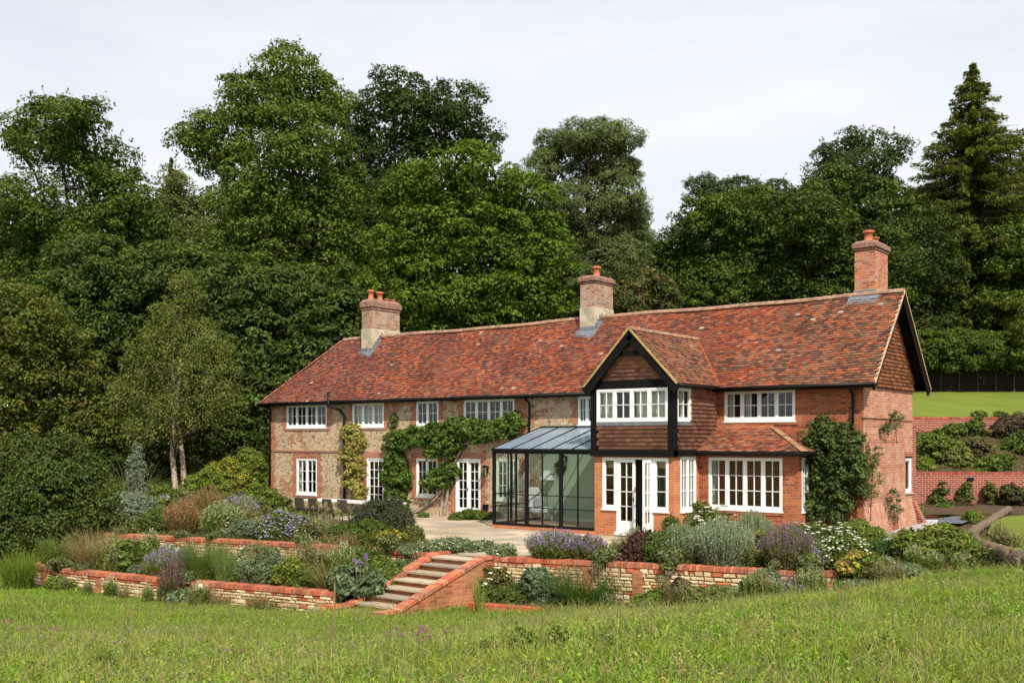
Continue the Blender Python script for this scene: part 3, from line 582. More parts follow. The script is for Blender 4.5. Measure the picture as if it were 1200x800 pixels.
# gable triangle over the window
GAX = (WL-.17+UR+.17)/2; GAPZ = 6.08; GEZ = 4.42; ghw = UR+.17-GAX+.02; gsl = (GAPZ-GEZ)/ghw
tiles(ch, (0, UF+.10, 4.56), (1, 0, 0), (0, 0, 1), WL, WR, 1.4, lambda u, s: 4.56+s < GAPZ-.22-abs(u-GAX)*gsl, lambda u, s: PAL['hang'], tw=.19, th=.02, gauge=.12, seed=13)
tile_obj('hung_tile', ch, house, M['tile_hang'])
m = MB(); c_ = (.12, .05, .035)
m.add([(WL, UF+.06, 2.4), (UR-.05, UF+.06, 2.4), (UR-.05, UF+.06, 3.3), (WL, UF+.06, 3.3)], [(0, 1, 2, 3)], c_); m.add([(WL, UF+.12, 4.5), (UR-.05, UF+.12, 4.5), (GAX, UF+.12, GAPZ-.1)], [(0, 1, 2)], c_)
m.add([(UR-.04, UF+.06, 2.4), (UR-.04, 0, 2.4), (UR-.04, 0, 3.3), (UR-.04, UF+.06, 3.3)], [(0, 1, 2, 3)], c_); m.add([(UR-.04, -1.72, 3.3), (UR-.04, 0, 3.3), (UR-.04, 0, 4.4), (UR-.04, -1.72, 4.4)], [(0, 1, 2, 3)], c_)
m.add([(WL-.02, 0, 2.4), (WL-.02, UF+.1, 2.4), (WL-.02, UF+.1, 4.5), (WL-.02, 0, 4.5)], [(0, 1, 2, 3)], c_); m.build('wall_backing', M['tile_hang'], house)
m = MB(); m.box(WL+.12, WR-.12, UF-.01, UF+.1, 3.22, 3.32); m.box(UR-.02, UR+.035, UF+.2, -1.72, 3.22, 3.32); m.build('lead_apron', M['lead'], house)
window(FR(0, UF), WL+.13, WR-.13, 3.33, 4.31, 4, 2, 2, sill=False, dep=.03, curtain=[(0, .22), (.52, .98)], cdepth=.2)
window(SD(UR, UF), .21, 1.02, 3.33, 4.31, 1, 2, 2, sill=False, dep=.03, curtain=[(.6, 1)], cdepth=.2)
m = MB(); m.box(UR-.04, UR+.01, -1.715, -1.67, 3.3, 4.33); m.build('casing', M['ochre'], house)
# wing roof
wv = WF-.26; ch = []; GSL = math.hypot(ghw, GAPZ-GEZ)
ymain = lambda z: EY+(z-EZ)/SL
for sgn in (1, -1):
    sdv = np.array([-sgn*ghw, 0, GAPZ-GEZ])/GSL; exx = GAX+sgn*ghw
    tiles(ch, (exx, 0, GEZ), (0, sgn, 0), sdv, -3.2 if sgn > 0 else -1.5, 1.5 if sgn > 0 else 3.2, GSL, (lambda u, s, sgn=sgn: wv+.02 < sgn*u < ymain(GEZ+s*sdv[2])+.12 and s < GSL-.02), lambda u, s: PAL['brown'], seed=20+sgn)
wr = tile_obj('wing_roof', ch, house, M['tile'])
m = MB(); yb = ymain(GAPZ); ye = ymain(GEZ); e = .025
m.add([(GAX+ghw, wv, GEZ-e), (GAX+ghw, ye, GEZ-e), (GAX, yb, GAPZ-e), (GAX, wv, GAPZ-e)], [(0, 1, 2, 3)], (.14, .06, .04)); m.add([(GAX-ghw, wv, GEZ-e), (GAX, wv, GAPZ-e), (GAX, yb, GAPZ-e), (GAX-ghw, ye, GEZ-e)], [(0, 1, 2, 3)], (.14, .06, .04)); m.build('wing_roof_deck', M['tile'], wr)
m = MB(); y = wv
while y < yb-.1:
    k = random.uniform(.7, 1.1); n = 7; vs = []
    for yy, rr in ((y, .115), (y+.29, .105)):
        for j in range(n): th = math.pi*j/(n-1); vs.append((GAX+math.cos(th)*rr*1.1, yy, GAPZ-.05+math.sin(th)*rr))
    m.add(vs, [(j, j+1, n+j+1, n+j) for j in range(n-1)]+[tuple(range(n-1, -1, -1)), tuple(range(n, 2*n))], (k, k, k)); y += .3
m.build('wing_ridge_tile', M['ridge'], wr)
# valley tiles, bright orange line where the wing roof meets the main roof
m = MB()
for sgn in (1, -1):
    a = np.array([GAX+sgn*ghw, ye, GEZ+.03]); b_ = np.array([GAX, yb, GAPZ+.03]); n = 24
    for i in range(n):
        p = a+(b_-a)*(i/n); q_ = a+(b_-a)*((i+1.15)/n); c = random.choice([(.46, .13, .05), (.38, .10, .045), (.30, .09, .05)]); wd = np.array([.05, 0, .03]); m.add([p-wd*sgn, p+wd*sgn*1.2+np.array([0, 0, .012]), q_+wd*sgn*1.2, q_-wd*sgn], [(0, 1, 2, 3)], c)
m.build('valley_tile', M['tile'], wr)
m = MB(); bo = MB()
for sgn in (1, -1):
    a = (GAX+sgn*(ghw+.02), wv+.03, GEZ-.19); b_ = (GAX, wv+.03, GAPZ-.17)
    m.beam(a, b_, .06, .30, up=(sgn*.7, 0, .7)); bo.beam((GAX+sgn*(ghw+.03), wv-.01, GEZ-.02), (GAX, wv-.01, GAPZ-.0), .05, .055, up=(sgn*.7, 0, .7))
    m.poly([(GAX+sgn*ghw, wv+.06, GEZ-.05), (GAX+sgn*ghw, UF+.1, GEZ-.05), (GAX, UF+.1, GAPZ-.07), (GAX, wv+.06, GAPZ-.07)])
m.box(GAX-.45, GAX+.45, wv+.08, wv+.16, 5.28, 5.42)
m.box(UR+.0, GAX+ghw-.02, wv+.05, -.36, GEZ-.10, GEZ-.06); m.box(GAX-ghw+.02, WL-.05, wv+.05, -.36, GEZ-.10, GEZ-.06)
m.build('bargeboard', M['black'], house); bo.build('barge_edge', M['ochre'], house)
m = MB(); m.tube([(GAX+ghw+.05, wv+.05, GEZ-.06), (GAX+ghw+.05, EY, GEZ-.06)], .045, 8); m.build('wing_gutter', M['black_metal'], house, smooth=True)
# ---- single storey projection with lean-to tile roof
PR = -1.44; PF = -1.11
m = wall(FR(XS, PF), PR-XS, GZ, 2.44, [(-4.24-XS, -1.92-XS, .76, 2.28)]); wall(SD(PR, PF), -PF, GZ, 2.44, [(.22, .72, .76, 2.28)], mb=m); m.build('bay_window_wall', M['brick_orange'], house)
window(FR(0, PF), -4.24, -1.92, .76, 2.28, 4, 2, 3, curtain=[(0, .07), (.95, 1)]); window(SD(PR, PF), .22, .72, .76, 2.28, 1, 2, 3)
LE = PF-.27; LR = PR+.28; LZ0 = 2.46; LZ1 = 3.17; HXX = -2.72; lsl = math.hypot(-LE, LZ1-LZ0); sdl = np.array([0, -LE, LZ1-LZ0])/lsl
ch = []; tiles(ch, (0, LE, LZ0), (1, 0, 0), sdl, XS-.05, LR, lsl, lambda u, s: u > XS+.02 and u < LR-(LR-HXX)*s/lsl-.02 and s < lsl-.02, lambda u, s: PAL['orange'] if random.random() < .55 else PAL['brown'], seed=30)
l2 = math.hypot(LR-HXX, LZ1-LZ0); sd2 = np.array([-(LR-HXX), 0, LZ1-LZ0])/l2
tiles(ch, (LR, 0, LZ0), (0, 1, 0), sd2, LE, 0, l2, lambda u, s: u > LE+(-LE)*s/l2+.02 and s < l2-.02, lambda u, s: PAL['brown'], seed=31)
lt = tile_obj('lean_to_roof', ch, house, M['tile'])
m = MB(); m.poly([(XS, LE, LZ0-.03), (LR, LE, LZ0-.03), (HXX, 0, LZ1-.03), (XS, 0, LZ1-.03)], (.15, .05, .03)); m.poly([(LR, LE, LZ0-.03), (LR, 0, LZ0-.03), (HXX, 0, LZ1-.03)], (.15, .05, .03)); m.build('lean_to_deck', M['tile'], lt)
m = MB(); bonnets(m, (LR, LE, LZ0+.02), (HXX, -.02, LZ1+.02), .11, .1, [(.34, .20, .12), (.28, .15, .09)]); m.build('lean_to_hip_tile', M['tile'], lt)
m = MB(); m.box(XS+.02, HXX+.05, -.06, .0, LZ1-.03, LZ1+.07); m.build('cement_fillet', M['brick_bay'], lt)
m = MB(); m.box(XS-.0, LR-.03, LE+.02, PF-.002, LZ0-.08, LZ0-.05); m.box(XS, LR-.02, LE+.01, LE+.03, LZ0-.12, LZ0-.03); m.box(PR+.002, LR-.02, LE+.03, -.01, LZ0-.08, LZ0-.05); m.tube([(XS, LE-.04, LZ0-.05), (LR+.03, LE-.04, LZ0-.05)], .045, 8); m.tube([(LR+.04, LE-.04, LZ0-.05), (LR+.04, -.1, LZ0-.05)], .045, 8); m.build('lean_to_gutter', M['black_metal'], lt)
m = MB(); m.box(-4.3, -1.86, PF-.03, PF-.001, .64, .71); m.build('bay_sill_course', M['brick_orange'], house)
# ---- conservatory
CL, CZ = -11.29, 2.46
m = MB(); m.box(CL-.04, WL-.002, WF-.06, WF+.10, GZ-.02, .02); m.box(CL-.04, CL+.12, WF+.10, -.001, GZ-.02, .02)
con = MB()
con.box(CL, WL-.003, WF-.03, WF+.07, CZ-.11, CZ); con.box(CL, WL-.003, WF-.02, WF+.05, .02, .11)
con.box(CL, CL+.09, WF+.07, -.003, CZ-.11, CZ); con.box(CL, CL+.09, WF+.05, -.003, .02, .10)
for fx, wd in ((0, .10), (.335, .11), (.67, .11)): x = CL+fx*(WL-CL); con.box(x, x+wd, WF-.025, WF+.055, .11, CZ-.11)
for fx, wd in ((.155, .03), (.235, .05), (.50, .03), (.84, .03)): x = CL+fx*(WL-CL); con.box(x, x+wd, WF-.01, WF+.04, .11, CZ-.11)
for z in (.62, 1.02):
    con.box(CL+.10, WL-.003, WF-.004, WF+.028, z, z+.028)
for yy, wd in ((WF*.66, .06), (WF*.33, .06)): con.box(CL+.01, CL+.07, yy, yy+wd, .10, CZ-.11)
for z in (.62, 1.02): con.box(CL+.02, CL+.05, WF+.07, -.003, z, z+.028)
# door handle bar is a sub part; roof bars
rz = lambda y: CZ+.02+(3.2-CZ)*(y-WF+.05)/(-WF+.05)
for i in range(6):
    x = CL+.02+i*(WL-CL-.05)/5; con.beam((x, WF-.05, CZ+.035), (x, -.02, 3.235), .035, .04)
con.beam((CL, WF-.06, CZ+.02), (WL-.003, WF-.06, CZ+.02), .06, .07); con.box(CL, WL-.003, -.06, -.002, 3.18, 3.27)
con.add([(CL+.02, WF, CZ), (CL+.02, 0, CZ), (CL+.02, 0, 3.2)], [(0, 2, 1), (0, 1, 2)][:1])
conobj = con.build('conservatory', M['black_metal'], house)
m.build('plinth', M['brick_bay'], conobj)
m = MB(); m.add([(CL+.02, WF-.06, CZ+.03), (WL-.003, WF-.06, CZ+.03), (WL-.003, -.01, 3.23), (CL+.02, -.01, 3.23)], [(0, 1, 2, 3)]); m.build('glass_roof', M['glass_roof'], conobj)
m = MB(); m.add([(CL+.08, WF+.012, .1), (WL, WF+.012, .1), (WL, WF+.012, CZ-.1), (CL+.08, WF+.012, CZ-.1)], [(0, 1, 2, 3)]); m.add([(CL+.035, -.01, .1), (CL+.035, WF+.05, .1), (CL+.035, WF+.05, CZ-.1), (CL+.035, -.01, CZ-.1)], [(0, 1, 2, 3)]); m.build('glass_wall', M['glass_clear'], conobj)
m = MB(); m.box(CL+.12, WL-.005, WF+.1, -.005, -.05, .03); m.build('floor', simple('conservatory_floor', (.36, .24, .17), .6, .15, 4), conobj)
m = MB(); x = CL+.235*(WL-CL); m.box(x+.01, x+.04, WF-.06, WF-.03, .95, 1.12); m.build('handle', simple('steel', (.5, .5, .5), .3, .05, 3, metal=1), conobj)
m = MB(); m.box(CL+.10, WL-.003, -.03, -.004, .03, 3.12); m.build('plastered_wall', M['green_wall'], conobj)
# ---- wall fittings by the french door
def lantern(x, y, z, fr, s, nm, lab, cat='lantern'):
    l = tag(empty(nm, (x, y, z)), lab, cat); m = MB().frame((x, y, z), *fr)
    m.box(-.05*s, .05*s, 0, .02, -.05*s, .12*s); m.box(-.015, .015, .02, .12*s, .10*s, .12*s); m.build('bracket', M['black_metal'], l)
    m = MB().frame((x, y, z), *fr); c = .13*s
    for i, j in ((-1, -1), (1, -1), (1, 1), (-1, 1)): m.box(i*.06*s-.008, i*.06*s+.008, c+j*.06*s-.008, c+j*.06*s+.008, -.16*s, .08*s)
    m.box(-.07*s, .07*s, c-.07*s, c+.07*s, -.18*s, -.16*s); m.box(-.07*s, .07*s, c-.07*s, c+.07*s, .08*s, .10*s); m.box(-.035*s, .035*s, c-.035*s, c+.035*s, .10*s, .15*s); m.build('cage', M['black_metal'], l)
    m = MB().frame((x, y, z), *fr); m.box(-.05*s, .05*s, c-.05*s, c+.05*s, -.16*s, .08*s); m.build('lamp_glass', M['glass'], l); return l
p = py(571, 551, 0); lantern(p[0], -.002, p[2], ((1, 0, 0), (0, -1, 0)), 1.3, 'wall_lantern', 'black caged wall lantern on the brick beside the french door')
lantern(-10.2, -.032, 2.10, ((1, 0, 0), (0, -1, 0)), 1.2, 'wall_lantern', 'small caged lantern on the pale green wall inside the conservatory')
p = py(570, 594, 0); m = MB().frame(*FR(p[0])); m.box(-.1, .1, .002, .09, p[2]-.09, p[2]+.09); m.box(-.12, .12, .002, .11, p[2]+.09, p[2]+.11); m.box(-.03, .03, .09, .10, p[2]-.05, p[2]+.03)
tag(m.build('socket_box', M['black_metal']), 'small black box low on the wall between french door and conservatory', 'box')
# ---- armchair, lamp, wreath inside the conservatory
ax, ay = -10.78, -.62
ch_ = tag(empty('armchair', (ax, ay, .03)), 'white upholstered armchair with wooden legs inside the glass conservatory', 'armchair')
F_ = ((ax, ay, .03), (.97, -.24, 0), (-.24, -.97, 0))     # u = seat front direction (towards right)
m = MB().frame(*F_); m.box(-.30, .34, -.31, .31, .27, .46); m.build('seat', M['linen'], ch_, bevel=.05)
m = MB().frame(*F_); m.add([(-.42, -.31, .42), (-.26, -.31, .42), (-.26, .31, .42), (-.42, .31, .42), (-.56, -.29, 1.12), (-.42, -.29, 1.14), (-.42, .29, 1.14), (-.56, .29, 1.12)], [(3, 2, 1, 0), (4, 5, 6, 7), (0, 1, 5, 4), (1, 2, 6, 5), (2, 3, 7, 6), (3, 0, 4, 7)]); m.build('backrest', M['linen'], ch_, bevel=.05)
m = MB().frame(*F_); m.box(-.22, -.10, -.2, .2, .48, .82); m.build('cushion', simple('patterned_cushion', (.45, .45, .42), .9, .5, 14), ch_, bevel=.04)
for sx, sy in ((-.34, -.27), (-.34, .27), (.28, -.27), (.28, .27)):
    m = MB().frame(*F_); m.tube([(sx, sy, .28), (sx+(.03 if sx > 0 else -.07), sy*1.05, 0)], [.026, .016], 7); m.build('leg', M['wood'], ch_)
for sy in (-.33, .33):
    m = MB().frame(*F_); m.tube([(-.44, sy, .05), (-.46, sy, .60), (-.3, sy, .62)], .02, 6); m.build('side_rail', M['wood'], ch_)
lx, ly = -10.85, -.25
fl = tag(empty('floor_lamp', (lx, ly, .03)), 'floor lamp with white cone shade behind the conservatory armchair', 'lamp')
m = MB(); m.lathe((lx, ly, .03), [(.15, 0), (.15, .02), (.03, .04)], 14); m.build('base', M['black_metal'], fl); m = MB(); m.tube([(lx, ly, .05), (lx, ly, 1.5)], .012, 6); m.build('pole', M['black_metal'], fl)
m = MB(); n = 20
for r, z in ((.26, 1.42), (.11, 1.74)):
    for k in range(n): m.V.append(np.array([lx+r*math.cos(2*math.pi*k/n), ly+r*math.sin(2*math.pi*k/n), z])); m.C.append((1, 1, 1))
for k in range(n): m.F.append((k, (k+1) % n, n+(k+1) % n, n+k)); m.UV.append(None)
m.build('lamp_shade', M['linen'], fl, smooth=True)

wp = py(657, 548, -.06); wr_ = tag(empty('wreath', wp), 'dark green wreath hanging on the pale green conservatory wall', 'wreath')
vc_ = MB(); 
for i in range(220):
    th = random.uniform(0, 6.283); rr = .17+random.gauss(0, .035); c0 = np.array([wp[0]+rr*math.cos(th), -.06+random.gauss(0, .02), wp[2]+rr*1.25*math.sin(th)]); a_ = np.random.default_rng(i).normal(size=3)*.03; b_ = np.random.default_rng(i+999).normal(size=3)*.02
    vc_.add([c0-a_, c0-b_, c0+a_, c0+b_], [(0, 1, 2, 3)], (.05, .09, .03))
vc_.build('foliage', M['leaf'], wr_); m = MB(); m.tube([(wp[0]+.17*math.cos(k*.524), -.05, wp[2]+.21*math.sin(k*.524)) for k in range(13)], .015, 5); m.build('ring', M['dead_stem'], wr_)
# ------------------------------------------------------------------ terrain
def lerp(a, b, t): return a+(b-a)*t
def ss(a, b, x): t = np.clip((x-a)/(b-a), 0, 1); return t*t*(3-2*t)
UW = [(-20.6, -11.55), (-17.2, -11.0), (-13.7, -10.5), (-10.6, -10.2), (-7.2, -9.93)]        # upper wall, left of the steps
UW2 = [(-5.50, -9.68), (-5.2, -9.6), (-3.2, -9.0), (-1.26, -8.44), (.4, -7.85), (1.98, -7.2)]                 # upper wall, right of the steps
LW = [(-18.9, -14.3), (-18.4, -14.55), (-16, -14.35), (-13.3, -14.0), (-10.5, -13.4), (-7.72, -12.80)]  # lower wall
KB = [(-5.25, -10.9), (-4.1, -10.62), (-3.5, -10.45)]
def yU(x): return np.interp(x, [-60, -30, -20.6, -17.2, -13.7, -10.6, -7.75, -5.2, -3.2, -1.26, .4, 1.98, 5.2, 9, 20, 60], [-16, -14, -11.55, -11, -10.5, -10.2, -9.97, -9.6, -9, -8.44, -7.85, -7.2, -5.1, -3.2, 3, 20])
def yFront(x):
    a = yU(x); l = np.interp(x, [-21.5, -18.9, -18.4, -16, -13.3, -10.5, -7.9, -7.6], [0, -14.3, -14.55, -14.35, -14.0, -13.4, -12.85, -12.8])
    return np.where((x > -18.9) & (x < -7.6), l, a)
def zfoot(x): return np.interp(x, [-60, -30, -22, -18, -7, -4.5, -2, 2, 4, 8, 20], [-1.0, -1.0, -1.2, -1.25, -1.17, -1.10, -1.02, -.46, .02, .20, .4])
def zlawn(x, y):
    x = np.asarray(x, float); y = np.asarray(y, float)
    yf = np.interp(x, [-60, -24, -18, -7.8, -5, 2, 5.2, 9, 20, 60], [-16, -15.5, -14.6, -12.8, -10.8, -7.2, -5.1, -3.2, 3, 20])
    t = np.clip((yf-y)/19., 0, 1.6); n = .05*np.sin(x*.7+y*.4)+.04*np.sin(x*.33-y*.9+2)+.025*np.sin(x*1.9+y*1.3)
    return lerp(zfoot(x), 1.0, t**1.6)+n*ss(.3, 2.5, yf-y)
def zup(x, y):
    x = np.asarray(x, float); y = np.asarray(y, float)
    z = -.08 + .085*np.maximum(0, y+11)*ss(-24.5, -29.5, x)*(y < 40)*np.minimum(1, 14/np.maximum(14, y+11)) + .22*np.maximum(0, y-7)*(1-ss(8, 13, (x-CAM[0])*RT[0]+(y-CAM[1])*RT[1]))
    z = np.minimum(z, 9+.05*y)+.34*ss(-.6, 1.3, x)*ss(-4.6, -2.2, y)
    d = y-yU(x)
    return z-(.10*ss(-8, -20, x)+.02)*(x > -20.6)*(x < 2)*ss(2.5, .4, d)
def zedge(x): return np.asarray(zup(x, yU(x)))
def G(x, y):
    x = float(x); y = float(y)
    """ground height anywhere"""
    X = (x-CAM[0])*RT[0]+(y-CAM[1])*RT[1]; Y = (x-CAM[0])*FW[0]+(y-CAM[1])*FW[1]
    if y < float(yFront(x)): return float(zlawn(x, y))
    if y < float(yU(x)) and -18.9 < x < -7.6: return float(zbed(x, y))
    if X > .37*Y and Y > 33 and X > 12: return zright(Y)
    if x < -20.6 and y < float(yU(x))+4: t = (y-float(yU(x)))/4; return float(lerp(zlawn(x, yU(x)), zup(x, y), ss(0, 1, t)))
    return float(zup(x, y))
def zbed(x, y): return -.80+.12*ss(-13, -11, y)
def zright(Y):
    if Y < 36: return .25
    if Y < 40.1: return .25+.08*(Y-36)/4.1
    if Y < 46.1: return 1.42+(3.15-1.42)*(Y-40.1)/6
    if Y < 62: return 3.78+(5.7-3.78)*(Y-46.1)/15.9
    return 5.8+.22*(Y-62)
def grid(name, xs, ysf, zf, mat, keep=None, kind='structure'):
    nx, ny = len(xs), len(ysf(xs[0])); V = []
    for x in xs:
        yy = ysf(x); zz = zf(np.full(len(yy), x), yy)
        V.append(np.stack([np.full(len(yy), x), yy, np.broadcast_to(zz, (len(yy),))], 1))
    V = np.concatenate(V); i = np.arange(nx-1)[:, None]*ny+np.arange(ny-1)[None]; F = np.stack([i, i+ny, i+ny+1, i+1], -1).reshape(-1, 4)
    if keep is not None: c = V[F].mean(1); F = F[keep(c)]
    return tag(np_mesh(name, V, F, None, mat, smooth=True), kind=kind)
def groundmat(name, a, b, c, s1=1.2, s2=14):
    t = NT(name); p = geo_pos(t); f = t.rng(t.noise(p, s1, 5, .6), .35, .65); k = t.mix(f, a, b); k = t.mix(t.rng(t.noise(p, s2, 6, .7), .45, .7), k, c)
    t.l(k, t.b.inputs['Base Color']); t.b.inputs['Roughness'].default_value = .98; t.b.inputs['Specular IOR Level'].default_value = .1; t.bump(t.noise(p, 30, 6, .8), .03, .8); return t.m
M['meadow'] = groundmat('meadow_ground', (.085, .115, .028), (.11, .13, .035), (.13, .10, .045))
M['turf'] = groundmat('mown_turf', (.105, .150, .018), (.150, .195, .024), (.175, .17, .045), .5, 12)
M['forest'] = groundmat('forest_floor', (.03, .035, .015), (.045, .05, .02), (.05, .035, .02), .5, 4)
M['soilg'] = groundmat('bed_soil', (.075, .045, .028), (.11, .065, .04), (.06, .05, .025), 2, 20)
def frontal(x): return (x-CAM[0])*0
xs = np.concatenate([np.arange(-60, -24, 2.), np.arange(-24, 9, .5), np.arange(9, 60, 2.)])
def ylaw(x): yf = float(yFront(np.array(x))); e = 0 if not (-20.6 < x < 2.0) else -.16; return np.linspace(-46, max(float(yU(np.array(x))), yf)+.16, 110)
grid('lawn', xs, ylaw, zlawn, M['meadow'])
xsu = np.concatenate([np.arange(-120, -26, 3.), np.arange(-26, 12, .5), np.arange(12, 70, 2.)])
def yup(x): y0 = float(yU(np.array(x)))+(.12 if x > -20.6 else 0); return np.concatenate([np.linspace(y0, 7, 50), np.linspace(8, 120, 60)])
def zupb(x, y):
    z = zup(x, y); x0 = x[0]
    if x0 < -20.4: t = np.clip((y-float(yU(x0)))/4, 0, 1); z = lerp(zlawn(x, np.full(len(y), float(yU(x0)))), z, t*t*(3-2*t))
    z = z-.03; z[0] -= .7; return z
def keep_up(c):
    X = (c[:, 0]-CAM[0])*RT[0]+(c[:, 1]-CAM[1])*RT[1]; Y = (c[:, 0]-CAM[0])*FW[0]+(c[:, 1]-CAM[1])*FW[1]
    return ~((X > .385*Y) & (Y > 35.5))
grid('hillside', xsu, yup, zupb, M['soilg'], keep_up)
grid('flower_bed', np.linspace(-18.88, -7.2, 40), lambda x: np.linspace((float(yFront(np.array(x))) if x < -7.7 else max(-12.75, -9.95-(-7.3-x)/.185-.3 if x < -7.25 else -10.2))+.1, float(yU(np.array(x)))+.1, 8), lambda x, y: zbed(x, y)+0*y, M['soilg'])
# planting soil on top of the upper wall
def strip(name, xa, xb, w0, w1, dz, mat):
    return grid(name, np.arange(xa, xb+.01, .4), lambda x: np.linspace(float(yU(np.array(x)))+w0, w1(x), 10), lambda x, y: zup(x, y)+dz-.5*(y < y[0]+.01), mat)
strip('flower_bed', -27, -12, .1, lambda x: -6.4 if x > -19 else np.interp(x, [-27, -19], [1, -6.4]), .02, M['soilg'])
strip('flower_bed', -12, -7.4, .1, lambda x: float(yU(np.array(x)))+1.4+.9*(x < -9.6), .02, M['soilg'])
strip('flower_bed', -5.4, 9., .1, lambda x: np.interp(x, [-5.2, -3, -1, 1, 9], [-8.1, -7.2, -4.2, -1., 1.4]), .02, M['soilg'])
# right hand terraces, in axes parallel and square to the garden walls
def rot_sheet(name, X0, X1, Y0, Y1, zf, mat, n=24):
    Xs = np.linspace(X0, X1, 30); Ys = np.linspace(Y0, Y1, n); V = [np.array([*XY(X, Y), zf(Y)]) for X in Xs for Y in Ys]
    i = np.arange(29)[:, None]*n+np.arange(n-1)[None]; F = np.stack([i, i+n, i+n+1, i+1], -1).reshape(-1, 4)
    return tag(np_mesh(name, V, F, None, mat, smooth=True), kind='structure')
rot_sheet('terrace_soil', 12.5, 50, 35.4, 40.1, lambda Y: zright(min(Y, 40.09))-.02, M['soilg'])
rot_sheet('terrace_soil', 12.5, 50, 40.2, 46.15, lambda Y: zright(min(max(Y, 40.1), 46.09)), M['soilg'])
rot_sheet('terrace_lawn', 13.5, 60, 46.4, 62.1, lambda Y: zright(min(max(Y, 46.1), 61.99)), M['turf'])
rot_sheet('hillside', 20, 90, 62.4, 130, lambda Y: min(zright(max(Y, 62)), 12), M['forest'])
# terrace paving: individual stone flags
M['flag'] = colmat('sandstone_flag', .9, 9, .22, .004, stain=(1.3, .55, (.30, .22, .14), .45))
m = MB(); rd = random.Random(5)
y = -9.3
while y < -.05:
    h = rd.choice([.45, .6, .75]); x = -20.5
    while x < 0:
        w_ = rd.choice([.5, .7, .9, 1.1]); xc, yc = x+w_/2, y+h/2
        yu = float(yU(np.array(xc)))+.4
        lim = -6.2 if xc < -12 else (float(yU(np.array(xc)))+(1.5+.9*(xc < -9.6)) if xc < -7.9 else (yu-.2 if xc < -5.0 else np.interp(xc, [-5.2, -3, -1, 1], [-8.1, -7.2, -4.2, -1.])))
        inside = (WL < xc < WR and yc > WF-.1) or (CL < xc < WL and yc > WF-.15)or (XS < xc < PR and yc > PF)
        if y+.1 > lim and not inside and x > -19.5+rd.random():
            k = rd.uniform(.8, 1.15); c = rd.choice([(.40, .31, .21), (.34, .27, .19), (.44, .35, .25), (.31, .27, .21)]); dz = rd.uniform(-.004, .004)
            m.box(x+.008, x+w_-.008, y+.008, y+h-.008, -.10, -.055+dz, tuple(a*k for a in c))
        x += w_
    y += h
tag(m.build('paving', M['flag'], bevel=.004), kind='structure')
tag(grid('paving_bed', np.arange(-20, 0.1, .5), lambda x: np.linspace(-6.3 if x < -12 else (float(yU(np.array(x)))+(1.4 if x < -7.9 else .3)), 0, 6), lambda x, y: -.078+0*y, M['mortar'])) 
